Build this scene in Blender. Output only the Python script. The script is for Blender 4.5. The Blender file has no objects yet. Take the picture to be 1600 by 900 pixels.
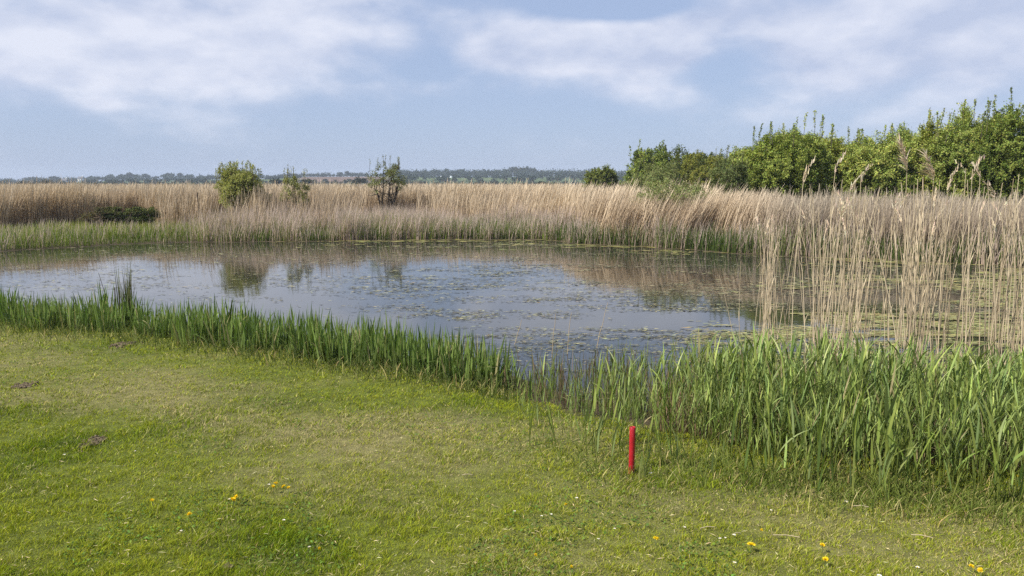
import bpy, math, random
import numpy as np
from mathutils import Vector

R = np.random.default_rng(7)
random.seed(7)
scene = bpy.context.scene
COL = scene.collection
PI = math.pi

# ------------------------------------------------------------------ camera
EYE = 2.2
F = 1208.0                       # focal length in photo pixels (1600 wide)
HORIZON = 285.0
PITCH = math.atan((450 - HORIZON) / F)
CP, SP = math.cos(PITCH), math.sin(PITCH)
cam_d = bpy.data.cameras.new('camera')
cam = bpy.data.objects.new('camera', cam_d)
COL.objects.link(cam)
cam.location = (0, 0, EYE)
cam.rotation_euler = (PI / 2 - PITCH, 0, 0)
cam_d.sensor_width = 36
cam_d.lens = 36 * F / 1600
cam_d.clip_start = 0.05
cam_d.clip_end = 12000
scene.camera = cam


def ray(px, py):
    a, b = (px - 800) / F, (450 - py) / F
    return a, CP + b * SP, -SP + b * CP


def at(px, py, z=0.0):
    """ground point seen at a photo pixel, on the level z"""
    x, y, dz = ray(px, py)
    t = (z - EYE) / dz
    return np.array([x * t, y * t, z])


def at_y(px, py, Y):
    x, y, dz = ray(px, py)
    t = Y / y
    return np.array([x * t, Y, EYE + dz * t])


# ------------------------------------------------------------------ noise
_LAT = np.random.default_rng(3).random((256, 256))


def vnoise(x, y):
    xi, yi = np.floor(x).astype(int), np.floor(y).astype(int)
    fx, fy = x - xi, y - yi
    fx, fy = fx * fx * (3 - 2 * fx), fy * fy * (3 - 2 * fy)
    g = lambda i, j: _LAT[i & 255, j & 255]
    return (g(xi, yi) * (1 - fx) + g(xi + 1, yi) * fx) * (1 - fy) + (g(xi, yi + 1) * (1 - fx) + g(xi + 1, yi + 1) * fx) * fy


def fbm(x, y, o=4):
    s, a, n = 0, 0.5, 0
    for k in range(o):
        s = s + a * vnoise(x + 17.3 * k, y - 9.1 * k)
        n += a
        x, y, a = x * 2.03, y * 2.03, a * 0.5
    return s / n


def sstep(a, b, x):
    t = np.clip((x - a) / (b - a), 0, 1)
    return t * t * (3 - 2 * t)


def mix(a, b, t):
    a, b = np.asarray(a, float), np.asarray(b, float)
    t = np.asarray(t, float)
    if t.ndim:
        t = t[..., None]
    return a * (1 - t) + b * t


# ------------------------------------------------------------------ mesh helpers
def tag(o, label=None, cat=None, group=None, kind=None):
    if label: o['label'] = label
    if cat: o['category'] = cat
    if group: o['group'] = group
    if kind: o['kind'] = kind
    return o


def mesh_np(name, V, Q, C, mat, smooth=False):
    """V (n,3), Q (m,k) faces of one size, C (n,3) colours"""
    V = np.asarray(V, np.float32).reshape(-1, 3)
    Q = np.asarray(Q, np.int32)
    me = bpy.data.meshes.new(name)
    me.vertices.add(len(V))
    me.vertices.foreach_set('co', V.ravel())
    m, k = Q.shape
    me.loops.add(m * k)
    me.loops.foreach_set('vertex_index', Q.ravel())
    me.polygons.add(m)
    me.polygons.foreach_set('loop_start', np.arange(0, m * k, k, dtype=np.int32))
    me.polygons.foreach_set('loop_total', np.full(m, k, dtype=np.int32))
    if smooth:
        me.polygons.foreach_set('use_smooth', np.ones(m, dtype=bool))
    if C is not None:
        at_ = me.attributes.new('Col', 'FLOAT_COLOR', 'POINT')
        C4 = np.ones((len(V), 4), np.float32)
        C4[:, :3] = np.clip(np.asarray(C, np.float32).reshape(-1, 3), 0, 1)
        at_.data.foreach_set('color', C4.ravel())
    me.update(calc_edges=True)
    me.validate()
    me.materials.append(mat)
    return me


def obj(name, me, parent=None, loc=None):
    o = bpy.data.objects.new(name, me)
    COL.objects.link(o)
    if parent is not None: o.parent = parent
    if loc is not None: o.location = loc
    return o


def empty(name, loc=(0, 0, 0), rz=0):
    o = bpy.data.objects.new(name, None)
    COL.objects.link(o)
    o.location = loc
    o.rotation_euler = (0, 0, rz)
    o.empty_display_size = 0.1
    return o


class Geo:
    """gathers quads with colours"""
    def __init__(s):
        s.V, s.Q, s.C, s.n = [], [], [], 0

    def add(s, V, Q, C):
        V = np.asarray(V, float).reshape(-1, 3)
        s.V.append(V); s.Q.append(np.asarray(Q) + s.n)
        s.C.append(np.broadcast_to(np.asarray(C, float), V.shape)); s.n += len(V)
        return s

    def mesh(s, name, mat, smooth=False):
        return mesh_np(name, np.concatenate(s.V), np.concatenate(s.Q), np.concatenate(s.C), mat, smooth)


def ribbons(base, h, w, lean, face, c0, c1, K=3, bend=1.6, droop=0.0, prof=None, twist=0.0):
    """N blades as ribbons. lean (N,2) sideways travel of the tip."""
    N = len(base)
    t = np.linspace(0, 1, K + 1)
    if prof is None: prof = [1.0, 0.95, 0.7, 0.08] if K == 3 else list(np.clip(1.02 - t ** 2.2, 0.06, 1))
    prof = np.asarray(prof)
    droop = np.broadcast_to(np.asarray(droop, float), (N,))
    bend = np.broadcast_to(np.asarray(bend, float), (N,))
    tb = t[None, :] ** bend[:, None]
    P = np.zeros((N, K + 1, 3))
    P[..., :2] = base[:, None, :2] + lean[:, None, :] * tb[..., None]
    P[..., 2] = base[:, None, 2] + h[:, None] * (t[None] - droop[:, None] * t[None] ** 3)
    fa = face[:, None] + twist * t[None]
    S = np.stack([np.cos(fa), np.sin(fa), np.zeros_like(fa)], -1) * (w[:, None] * prof[None])[..., None] * 0.5
    V = np.stack([P - S, P + S], 2)                       # N,K+1,2,3
    C = c0[:, None, :] * (1 - t[None, :, None]) + c1[:, None, :] * t[None, :, None]
    C = np.repeat(C[:, :, None, :], 2, 2)
    i = np.arange(N)[:, None] * (K + 1) * 2 + np.arange(K)[None] * 2
    Q = np.stack([i, i + 1, i + 3, i + 2], -1).reshape(-1, 4)
    return V.reshape(-1, 3), Q, C.reshape(-1, 3)


def unit(v):
    return v / (np.linalg.norm(v, axis=-1, keepdims=True) + 1e-9)


def leaves(P, D, L, W, C, fold=0.25, facing=None):
    """rhombic leaves starting at P along D"""
    N = len(P)
    D = unit(D)
    r = unit(R.normal(size=(N, 3)))
    if facing is not None: r = unit(facing + r * .75)
    S = unit(np.cross(D, r))
    U = np.cross(S, D)
    L = np.broadcast_to(np.asarray(L, float), (N,))[:, None]
    W = np.broadcast_to(np.asarray(W, float), (N,))[:, None]
    mid = P + D * L * 0.45
    V = np.stack([P, mid + S * W * .5 + U * W * fold, P + D * L - U * L * 0.12, mid - S * W * .5 + U * W * fold], 1)
    Q = (np.arange(N)[:, None] * 4 + np.arange(4)[None])
    return V.reshape(-1, 3), Q, np.repeat(C, 4, 0)


def tube(path, rad, sides=6, cap=True):
    path = np.asarray(path, float)
    rad = np.broadcast_to(np.asarray(rad, float), (len(path),))
    n = len(path)
    T = np.gradient(path, axis=0)
    T = unit(T)
    ref = np.array([0.37, 0.91, 0.12])
    A = unit(np.cross(T, ref)); B = np.cross(T, A)
    an = np.arange(sides) * 2 * PI / sides
    V = path[:, None] + rad[:, None, None] * (A[:, None] * np.cos(an)[None, :, None] + B[:, None] * np.sin(an)[None, :, None])
    Q = []
    for k in range(n - 1):
        for j in range(sides):
            a, b = k * sides + j, k * sides + (j + 1) % sides
            Q.append((a, b, b + sides, a + sides))
    return V.reshape(-1, 3), np.array(Q)


def jit(c, n, s=0.2, hue=0.06):
    """n variations of colour c"""
    k = 1 + R.normal(0, s, (n, 1))
    return np.clip(np.asarray(c)[None] * k * (1 + R.normal(0, hue, (n, 3))), 0.004, 0.9)


# ------------------------------------------------------------------ materials
def new_mat(name):
    m = bpy.data.materials.new(name)
    m.use_nodes = True
    nt = m.node_tree
    for n in list(nt.nodes): nt.nodes.remove(n)
    return m, nt, nt.nodes.new, nt.links.new


def leaf_mat(name, trans=0.35, rough=0.6, spec=0.25, tint=(1.15, 1.25, 0.6)):
    m, nt, N, L = new_mat(name)
    out = N('ShaderNodeOutputMaterial'); at_ = N('ShaderNodeAttribute'); at_.attribute_name = 'Col'
    p = N('ShaderNodeBsdfPrincipled'); p.inputs['Roughness'].default_value = rough
    p.inputs['Specular IOR Level'].default_value = spec
    L(at_.outputs['Color'], p.inputs['Base Color'])
    if trans:
        tr = N('ShaderNodeBsdfTranslucent')
        mu = N('ShaderNodeMix'); mu.data_type = 'RGBA'; mu.blend_type = 'MULTIPLY'; mu.inputs[0].default_value = 1
        L(at_.outputs['Color'], mu.inputs[6]); mu.inputs[7].default_value = (*tint, 1)
        L(mu.outputs[2], tr.inputs['Color'])
        mx = N('ShaderNodeMixShader'); mx.inputs[0].default_value = trans
        L(p.outputs[0], mx.inputs[1]); L(tr.outputs[0], mx.inputs[2]); L(mx.outputs[0], out.inputs['Surface'])
    else:
        L(p.outputs[0], out.inputs['Surface'])
    return m


M_LEAF = leaf_mat('foliage', 0.28, 0.6, 0.12)
M_BLADE = leaf_mat('green_blade', 0.26, 0.55, 0.12)
M_GRASS = leaf_mat('lawn_blade', 0.26, 0.7, 0.04)
M_STRAW = leaf_mat('dry_straw', 0.25, 0.7, 0.10, (1.1, 1.0, 0.75))
M_BARK = leaf_mat('bark', 0, 0.85, 0.2)
M_PETAL = leaf_mat('petal', 0.25, 0.6, 0.2, (1.1, 1, 0.8))
M_PAD = leaf_mat('water_weed', 0, 0.5, 0.3)
M_FAR = leaf_mat('far_foliage', 0.2, 0.8, 0.1)


def textured(name, c1, c2, scale, rough=0.9, bump=0.3, detail=6, spec=0.2):
    m, nt, N, L = new_mat(name)
    out = N('ShaderNodeOutputMaterial'); p = N('ShaderNodeBsdfPrincipled')
    tc = N('ShaderNodeTexCoord'); no = N('ShaderNodeTexNoise'); no.inputs['Scale'].default_value = scale
    no.inputs['Detail'].default_value = detail
    L(tc.outputs['Object'], no.inputs['Vector'])
    cr = N('ShaderNodeValToRGB')
    cr.color_ramp.elements[0].position = 0.35; cr.color_ramp.elements[1].position = 0.68
    cr.color_ramp.elements[0].color = (*c1, 1); cr.color_ramp.elements[1].color = (*c2, 1)
    L(no.outputs['Fac'], cr.inputs[0]); L(cr.outputs[0], p.inputs['Base Color'])
    p.inputs['Roughness'].default_value = rough; p.inputs['Specular IOR Level'].default_value = spec
    if bump:
        b = N('ShaderNodeBump'); b.inputs['Strength'].default_value = bump; b.inputs['Distance'].default_value = 0.02
        L(no.outputs['Fac'], b.inputs['Height']); L(b.outputs[0], p.inputs['Normal'])
    L(p.outputs[0], out.inputs['Surface'])
    return m


def ground_mat():
    m, nt, N, L = new_mat('ground')
    out = N('ShaderNodeOutputMaterial'); p = N('ShaderNodeBsdfPrincipled')
    at_ = N('ShaderNodeAttribute'); at_.attribute_name = 'Col'
    tc = N('ShaderNodeTexCoord')
    n1 = N('ShaderNodeTexNoise'); n1.inputs['Scale'].default_value = 9; n1.inputs['Detail'].default_value = 8
    n2 = N('ShaderNodeTexNoise'); n2.inputs['Scale'].default_value = 90; n2.inputs['Detail'].default_value = 4
    L(tc.outputs['Object'], n1.inputs['Vector']); L(tc.outputs['Object'], n2.inputs['Vector'])
    ad = N('ShaderNodeMath'); ad.operation = 'ADD'; L(n1.outputs['Fac'], ad.inputs[0]); L(n2.outputs['Fac'], ad.inputs[1])
    mr = N('ShaderNodeMapRange'); mr.inputs['From Min'].default_value = 0.7; mr.inputs['From Max'].default_value = 1.3
    mr.inputs['To Min'].default_value = 0.55; mr.inputs['To Max'].default_value = 1.35
    L(ad.outputs[0], mr.inputs[0])
    mu = N('ShaderNodeVectorMath'); mu.operation = 'SCALE'
    L(at_.outputs['Color'], mu.inputs[0]); L(mr.outputs[0], mu.inputs['Scale'])
    L(mu.outputs[0], p.inputs['Base Color'])
    b = N('ShaderNodeBump'); b.inputs['Strength'].default_value = 0.6; b.inputs['Distance'].default_value = 0.03
    L(ad.outputs[0], b.inputs['Height']); L(b.outputs[0], p.inputs['Normal'])
    p.inputs['Roughness'].default_value = 0.95; p.inputs['Specular IOR Level'].default_value = 0.15
    L(p.outputs[0], out.inputs['Surface'])
    return m


def water_mat():
    m, nt, N, L = new_mat('pond_water')
    out = N('ShaderNodeOutputMaterial'); p = N('ShaderNodeBsdfPrincipled')
    p.inputs['Base Color'].default_value = (0.027, 0.027, 0.020, 1)
    p.inputs['IOR'].default_value = 1.45; p.inputs['Roughness'].default_value = 0.035
    tc = N('ShaderNodeTexCoord')
    n1 = N('ShaderNodeTexNoise'); n1.inputs['Scale'].default_value = 7; n1.inputs['Detail'].default_value = 3
    n2 = N('ShaderNodeTexNoise'); n2.inputs['Scale'].default_value = 0.7; n2.inputs['Detail'].default_value = 2
    L(tc.outputs['Object'], n1.inputs['Vector']); L(tc.outputs['Object'], n2.inputs['Vector'])
    b1 = N('ShaderNodeBump'); b1.inputs['Strength'].default_value = 0.05; b1.inputs['Distance'].default_value = 0.02
    b2 = N('ShaderNodeBump'); b2.inputs['Strength'].default_value = 0.035; b2.inputs['Distance'].default_value = 0.1
    L(n1.outputs['Fac'], b1.inputs['Height']); L(n2.outputs['Fac'], b2.inputs['Height'])
    L(b1.outputs[0], b2.inputs['Normal']); L(b2.outputs[0], p.inputs['Normal'])
    L(p.outputs[0], out.inputs['Surface'])
    return m


M_GROUND = ground_mat()
M_WATER = water_mat()
M_SOIL = textured('bare_soil', (0.05, 0.035, 0.02), (0.20, 0.16, 0.10), 60, bump=0.8)
M_RED = textured('red_plastic', (0.27, 0.008, 0.014), (0.37, 0.014, 0.022), 30, rough=0.35, bump=0.03, spec=0.5)
M_MUDDY = textured('mud_splash', (0.10, 0.05, 0.03), (0.28, 0.2, 0.13), 80, bump=0.3)
M_POST = textured('weathered_wood', (0.05, 0.035, 0.025), (0.12, 0.09, 0.07), 40)
M_WHITE = textured('white_render', (0.7, 0.7, 0.68), (0.8, 0.8, 0.78), 0.5, bump=0)
M_SLATE = textured('slate', (0.10, 0.10, 0.11), (0.16, 0.16, 0.17), 0.5, bump=0)
M_DARKP = textured('dark_plastic', (0.012, 0.016, 0.014), (0.025, 0.03, 0.028), 8, rough=0.6, bump=0.05)
M_GLASS = textured('pale_roof', (0.55, 0.6, 0.62), (0.65, 0.7, 0.7), 0.3, rough=0.4, bump=0)

# ------------------------------------------------------------------ pond outline (world xy, from where its edges lie)
WZ = -0.15
near_px = [(-500, 478), (-200, 486), (0, 500), (150, 508), (300, 520), (450, 540), (600, 560), (700, 578), (780, 600), (850, 625), (950, 648),
           (1150, 686), (1400, 712), (1600, 725), (1900, 735), (2300, 735)]
far_px = [(2300, 428), (1900, 424), (1600, 417), (1450, 409), (1300, 402), (1150, 395), (1080, 390), (1000, 385), (900, 379), (850, 374),
          (700, 374), (520, 376), (400, 377), (250, 379), (150, 383), (0, 392), (-200, 400), (-500, 412)]
pond = np.array([at(x, y, WZ)[:2] for x, y in near_px + far_px])


def resample(poly, step):
    out = []
    n = len(poly)
    for i in range(n):
        a, b = poly[i], poly[(i + 1) % n]
        k = max(1, int(np.linalg.norm(b - a) / step))
        for j in range(k): out.append(a + (b - a) * j / k)
    return np.array(out)


pond = resample(pond, 0.5)
_c = pond.mean(0)
nz = fbm(pond[:, 0] * 0.8, pond[:, 1] * 0.8, 3) - 0.5
pond = pond + unit(pond - _c) * (nz * np.clip(pond[:, 1] * 0.05, 0.3, 1.3))[:, None]


def pond_dist(P):
    """signed distance to the pond edge: negative inside"""
    P = np.asarray(P)[:, :2]
    A, B = pond, np.roll(pond, -1, 0)
    out = np.empty(len(P))
    for s in range(0, len(P), 4000):
        p = P[s:s + 4000]
        AB = (B - A)[None]; AP = p[:, None] - A[None]
        t = np.clip((AP * AB).sum(-1) / ((AB ** 2).sum(-1) + 1e-9), 0, 1)
        d = np.sqrt(((AP - AB * t[..., None]) ** 2).sum(-1)).min(1)
        c = ((A[None, :, 1] > p[:, None, 1]) != (B[None, :, 1] > p[:, None, 1])) & \
            (p[:, None, 0] < (B - A)[None, :, 0] * (p[:, None, 1] - A[None, :, 1]) / ((B - A)[None, :, 1] + 1e-12) + A[None, :, 0])
        inside = c.sum(1) % 2 == 1
        out[s:s + 4000] = np.where(inside, -d, d)
    return out


def ground_z(P, d=None):
    P = np.asarray(P)
    if d is None: d = pond_dist(P)
    x, y = P[:, 0], P[:, 1]
    und = (fbm(x * 0.5, y * 0.5, 3) - 0.5) * 0.07 * sstep(0, 1.5, d)
    z = np.where(d > 0, WZ + 0.02 + 0.13 * sstep(0, 1.1, d), WZ + 0.02 - 0.5 * sstep(0, 2.5, -d))
    return z + und


# ------------------------------------------------------------------ ground sheet
def grow(a, first, ratio, end):
    out, s = [], first
    while a < end:
        a += s; s *= ratio; out.append(a)
    return out


xs = np.concatenate([-np.array(grow(18, 0.4, 1.12, 1700))[::-1], np.arange(-18, 18.01, 0.22), grow(18, 0.4, 1.12, 1700)])
ys = np.concatenate([-np.array(grow(-2.5, 0.4, 1.3, 400))[::-1], np.arange(2.5, 15, 0.18), np.arange(15, 36, 0.5), grow(36, 0.7, 1.12, 1600)])
X, Y = np.meshgrid(xs, ys)
GP = np.stack([X.ravel(), Y.ravel()], 1)
GD = np.full(len(GP), 50.0)
nearm = (np.abs(GP[:, 0]) < 60) & (GP[:, 1] > -5) & (GP[:, 1] < 60)
GD[nearm] = pond_dist(GP[nearm])
GZ = ground_z(GP, GD)


def lawn_fields(x, y):
    """straw share and lushness of the mown lawn, by place"""
    band = np.exp(-((y - (6.15 - 0.48 * (x + .2))) / 1.25) ** 2)
    n = fbm(x * 0.55 + 3, y * 0.9 + 1, 5)
    n2 = fbm(x * 2.1 + 30, y * 2.6 - 11, 4)
    straw = np.clip((n - 0.45) * 1.5 + band * 0.72 + (n2 - 0.5) * 1.1 - 0.05, 0, 1)
    lush = np.clip((fbm(x * 0.8 - 8, y * 1.1 + 5, 4) - 0.42) * 2.6 + (5.8 - y) * 0.10 + (n2 - 0.5) * 1.2, 0, 1)
    return straw, lush


st, lu = lawn_fields(GP[:, 0], GP[:, 1])
c_lawn = mix(mix(mix((0.11, 0.135, 0.018), (0.052, 0.08, 0.008), lu), (0.20, 0.18, 0.075), st), (0.06, 0.05, 0.028), 0.2)
c_mud = mix((0.05, 0.038, 0.025), (0.10, 0.08, 0.05), fbm(GP[:, 0] * 3, GP[:, 1] * 3, 3))
c_marsh = mix((0.09, 0.09, 0.035), (0.15, 0.12, 0.07), fbm(GP[:, 0] * .2, GP[:, 1] * .2, 3))
far_side = sstep(14, 22, GP[:, 1])
GC = mix(c_lawn, c_marsh, far_side)
GC = GC * (1 - sstep(0.7, 0.1, GD))[:, None] + c_mud * sstep(0.7, 0.1, GD)[:, None]
ny, nx = X.shape
ii = (np.arange(ny - 1)[:, None] * nx + np.arange(nx - 1)[None]).ravel()
Q = np.stack([ii, ii + 1, ii + nx + 1, ii + nx], 1)
o = obj('ground', mesh_np('ground', np.column_stack([GP, GZ]), Q, GC, M_GROUND, True))
tag(o, kind='structure')

# water sheet: the outline spread a little under the banks
me = bpy.data.meshes.new('water')
me.from_pydata([(p[0], p[1], WZ) for p in (_c + (pond - _c) * 1.012)], [], [list(range(len(pond)))])
me.materials.append(M_WATER)
tag(obj('water', me), kind='structure')

# ------------------------------------------------------------------ hills
hx = np.array([-900, -400, 0, 100, 200, 300, 420, 480, 600, 700, 800, 900, 1100, 1700, 2500])
hh = np.array([0, 0, 0.5, 2.2, 4.5, 5.5, 7, 9.8, 10.3, 9.5, 9.5, 9, 9, 9, 9]) * 1.0


def az_px(x, y):
    return 800 + F * CP * x / np.maximum(y, 1)          # photo column of a far point


def hill_z(x, y):
    H = np.interp(az_px(x, y), hx, hh)
    return -0.6 + (H + 0.6) * sstep(430, 1060, y) + (fbm(x * 0.006, y * 0.006, 3) - 0.5) * 2.0 * sstep(450, 900, y)


HX, HY = np.meshgrid(np.arange(-1700, 1701, 14.0), np.arange(400, 1500, 14.0))
hp = np.stack([HX.ravel(), HY.ravel()], 1)
hz = hill_z(hp[:, 0], hp[:, 1])
pxh = az_px(hp[:, 0], hp[:, 1])
cell = np.floor(hp[:, 0] / 130 + 0.25 * np.sin(hp[:, 1] / 90)).astype(int) * 7 + np.floor(hp[:, 1] / 150).astype(int) * 13
crand = _LAT[cell & 255, (cell * 5) & 255]
HC = mix((0.04, 0.06, 0.022), (0.085, 0.115, 0.04), crand)
HC = mix(HC, (0.05, 0.06, 0.03), sstep(620, 500, hp[:, 1]))
brown = (pxh > 468) & (pxh < 612) & (hp[:, 1] > 640) & (hp[:, 1] < 1040)
HC[brown] = (0.13, 0.085, 0.062)
ny, nx = HX.shape
ii = (np.arange(ny - 1)[:, None] * nx + np.arange(nx - 1)[None]).ravel()
o = obj('hills', mesh_np('hills', np.column_stack([hp, hz]), np.stack([ii, ii + 1, ii + nx + 1, ii + nx], 1), HC, M_GROUND, True))
tag(o, kind='structure')

# ------------------------------------------------------------------ far trees
def far_crown(rx, rz, n, c, size, flat=1.0):
    th = R.uniform(0, 2 * PI, n); u = R.uniform(-0.75, 1, n)
    s = np.sqrt(1 - u ** 2)
    r = R.uniform(0.55, 1.05, n) * (0.8 + 0.35 * np.sin(th * 3 + u * 4 + R.uniform(0, 6)))
    P = np.stack([rx * s * np.cos(th) * r, rx * s * np.sin(th) * r, rz * (u * r)], 1)
    D = unit(P + R.normal(0, 0.6 * rx, (n, 3)))
    return leaves(P - D * size * 0.5, D, size * R.uniform(.7, 1.4, n), size * R.uniform(.7, 1.2, n), jit(c, n, .25))


tree_protos = []
for k in range(7):
    h = [9, 11, 8, 12, 7, 10, 13][k]
    rx = [4.5, 4.5, 4.8, 5.5, 3.6, 3.2, 2.6][k]
    g = Geo(); g.add(*far_crown(rx, h * 0.34, 420, [(0.034, 0.046, 0.024), (0.045, 0.052, 0.03), (0.055, 0.056, 0.035)][k % 3], 1.25))
    cm = g.mesh('crown', M_FAR)
    cm.transform(__import__('mathutils').Matrix.Translation((0, 0, h * 0.64)))
    v, q = tube([(0, 0, -0.8), (0.1, 0, h * .25), (0, 0.1, h * .55)], [.45, .35, .15], 6)
    tm = mesh_np('trunk', v, q, np.full((len(v), 3), 0.05), M_BARK)
    tree_protos.append((cm, tm, h))


def far_tree(px, Y, top_px, k, label, group, cat='tree', name='hedgerow_tree'):
    p = at_y(px, 285, Y)
    z = float(hill_z(np.array([p[0]]), np.array([Y]))[0]) if Y > 440 else 0.0
    top = at_y(px, top_px, Y)[2]
    cm, tm, h = tree_protos[k]
    r = empty(name, (p[0], Y, z), R.uniform(0, 6))
    s = max(0.35, (top - z) / h)
    r.scale = (min(s * 1.3, 1.8), min(s * 1.3, 1.8), s)
    obj('crown', cm, r); obj('trunk', tm, r)
    return tag(r, label, cat, group)


RIDGE = [(20, 281), (40, 277), (52, 276), (70, 278), (84, 275), (105, 278), (118, 279), (140, 276), (152, 276), (173, 272), (192, 272), (203, 269), (214, 272), (228, 271), (245, 275),
         (256, 272), (265, 270), (282, 270), (297, 272), (310, 275), (322, 276), (425, 276), (437, 273), (452, 270), (462, 271), (475, 272), (498, 273), (508, 272), (532, 269), (543, 267),
         (556, 270), (640, 269), (655, 269), (668, 268), (680, 266), (697, 263), (712, 266), (720, 264), (735, 267), (750, 267), (765, 266), (778, 265), (792, 264), (803, 260), (812, 261), (822, 260), (833, 262),
         (846, 266), (860, 269), (873, 267), (888, 269), (900, 268), (912, 269)]
for i, (px, ty) in enumerate(RIDGE):
    side = 'above green fields left of the willow bush' if px < 340 else ('above the brown ploughed field' if px < 620 else 'in the dark wood belt')
    far_tree(px, 1060 + R.uniform(-40, 20), ty, i % 6 if px != 697 else 6,
             'small hazy far-off tree on the skyline ' + side, 'far trees on the skyline ' + side)

# the woods and hedges that run together as a mass behind and below
g = Geo()


def scatter_far(n, xa, xb, ya, yb, hmin, hmax, size, c):
    px = R.uniform(xa, xb, n); Yd = R.uniform(ya, yb, n)
    P = np.stack([(px - 800) / (F * CP) * Yd, Yd], 1)
    for (x, y) in P:
        z = hill_z(np.array([x]), np.array([y]))[0] if y > 440 else -0.1
        h = R.uniform(hmin, hmax)
        v, q, cc = far_crown(h * R.uniform(.45, .75), h * 0.52, 60, c, size)
        g.add(v + np.array([x, y, z + h * 0.48]), q, cc)


G1, G2 = (0.032, 0.045, 0.024), (0.045, 0.05, 0.03)
scatter_far(300, -250, 420, 980, 1080, 4.5, 8, 1.5, G1)
scatter_far(110, 420, 640, 1065, 1100, 4, 7, 1.3, G2)
scatter_far(330, 620, 1000, 960, 1080, 6, 11, 1.5, G1)
scatter_far(150, 625, 1000, 640, 900, 3.5, 6.5, 1.3, G1)
scatter_far(200, -250, 330, 640, 760, 2, 4.5, 1.2, G1)
scatter_far(60, 330, 640, 600, 630, 2, 3.6, 1.1, G2)
for xa, xb, yy in ((210, 340, 880), (420, 480, 850), (470, 620, 1055), (640, 800, 850)):      # hedge lines
    scatter_far(40, xa, xb, yy, yy + 5, 2, 3, 1.0, G1)
scatter_far(420, -300, 1050, 440, 560, 1.6, 3.4, 1.0, G2)
tag(obj('woodland', g.mesh('woodland', M_FAR)), kind='stuff')

# scrub along the far edge of the reedbed
g = Geo()
G3 = (0.075, 0.085, 0.035)
scatter_far(150, -300, 1000, 335, 400, 1.6, 2.6, 0.6, G3)
tag(obj('marsh_scrub', g.mesh('marsh_scrub', M_FAR)), kind='stuff')
for px, ty, k, lab in ((72, 281, 2, 'rounded green bush at the far edge of the reedbed near the white cottage'),
                       (36, 285, 2, 'low dark bush at the far edge of the reedbed, furthest out from the willow bush'),
                       (432, 279, 4, 'bushy dark tree just behind the reeds between willow bush and sapling'),
                       (480, 279, 0, 'small dark tree at the foot of the brown ploughed field'),
                       (562, 277, 2, 'dark hedge tree in front of the brown ploughed field near bare tree'),
                       (846, 283, 4, 'small bright green bush poking out of the far reeds')):
    far_tree(px, 330, ty, k, lab, None, 'bush' if k == 2 else 'tree', 'marsh_bush' if k == 2 else 'field_tree')


def box(g, c, s, col):
    c, s = np.array(c), np.array(s) / 2
    V = np.array([[i, j, k] for i in (-1, 1) for j in (-1, 1) for k in (-1, 1)]) * s + c
    g.add(V, [(0, 1, 3, 2), (4, 6, 7, 5), (0, 4, 5, 1), (2, 3, 7, 6), (0, 2, 6, 4), (1, 5, 7, 3)], col)
    return g


def cottage(px, py, Y, w, label):
    p = at_y(px, py, Y)
    z = float(hill_z(np.array([p[0]]), np.array([Y]))[0])
    r = empty('cottage', (p[0], Y, z), 0.15)
    H = 3.0; z1 = p[2] - z + H
    obj('wall', box(Geo(), (0, 0, z1 / 2), (w, 6, z1), 0.7).mesh('wall', M_WHITE), r)
    b = Geo()
    rr = 2.2
    V = [(-w / 2 - .2, -3.3, z1), (w / 2 + .2, -3.3, z1), (w / 2 + .2, 0, z1 + rr), (-w / 2 - .2, 0, z1 + rr), (-w / 2 - .2, 3.3, z1), (w / 2 + .2, 3.3, z1)]
    b.add(V, [(0, 1, 2, 3), (3, 2, 5, 4), (0, 3, 4, 4), (1, 5, 2, 2)], 0.1)
    me = bpy.data.meshes.new('roof'); me.from_pydata(V, [], [(0, 1, 2, 3), (3, 2, 5, 4), (0, 3, 4), (1, 5, 2)]); me.materials.append(M_SLATE)
    ro = obj('roof', me, r)
    obj('chimney', box(Geo(), (w / 2 - .7, 0, z1 + rr + .2), (.8, .8, 1.2), 0.5).mesh('chimney', M_WHITE), ro)
    for sx in (-0.25, 0.25):
        obj('window', box(Geo(), (w * sx, -3.02, z1 - 1.3), (1.0, .08, 1.1), 0.05).mesh('window', M_DARKP), r)
    return tag(r, label, 'house')


cottage(102, 288, 700, 4, 'tiny white cottage low among the far trees beyond the reeds')
cottage(127, 283, 900, 5, 'pale cottage half hidden by hillside trees, upslope of the white cottage')
p = at_y(695, 280, 900); z = float(hill_z(p[:1], np.array([900.]))[0])
r = empty('barn', (p[0], 900, z))
me = bpy.data.meshes.new('roof')
zt = p[2] - z + 2.8
an = np.linspace(0, PI, 9)
V = [(-8, -math.cos(a) * 5, zt - 1.6 + 2.4 * math.sin(a)) for a in an] + [(8, -math.cos(a) * 5, zt - 1.6 + 2.4 * math.sin(a)) for a in an]
me.from_pydata(V, [], [(i, i + 1, i + 10, i + 9) for i in range(8)] + [list(range(8, -1, -1)), list(range(9, 18))]); me.materials.append(M_GLASS)
obj('roof', me, r)
obj('wall', box(Geo(), (0, 0, (zt - 1.6) / 2), (15.8, 9.8, zt - 1.62), 0.4).mesh('wall', M_WHITE), r)
tag(r, 'long pale-roofed barn below the dark far-off belt of trees', 'barn')

# ------------------------------------------------------------------ reedbeds on the far side
def in_wedge(P, m=0.18):
    return np.abs(P[:, 0]) < (P[:, 1] * (800 / F + m) + 1.5)


STRAW = np.array((0.57, 0.48, 0.355))
STRAW_D = np.array((0.40, 0.32, 0.235))
GREEN_R = np.array((0.13, 0.17, 0.05))


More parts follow.
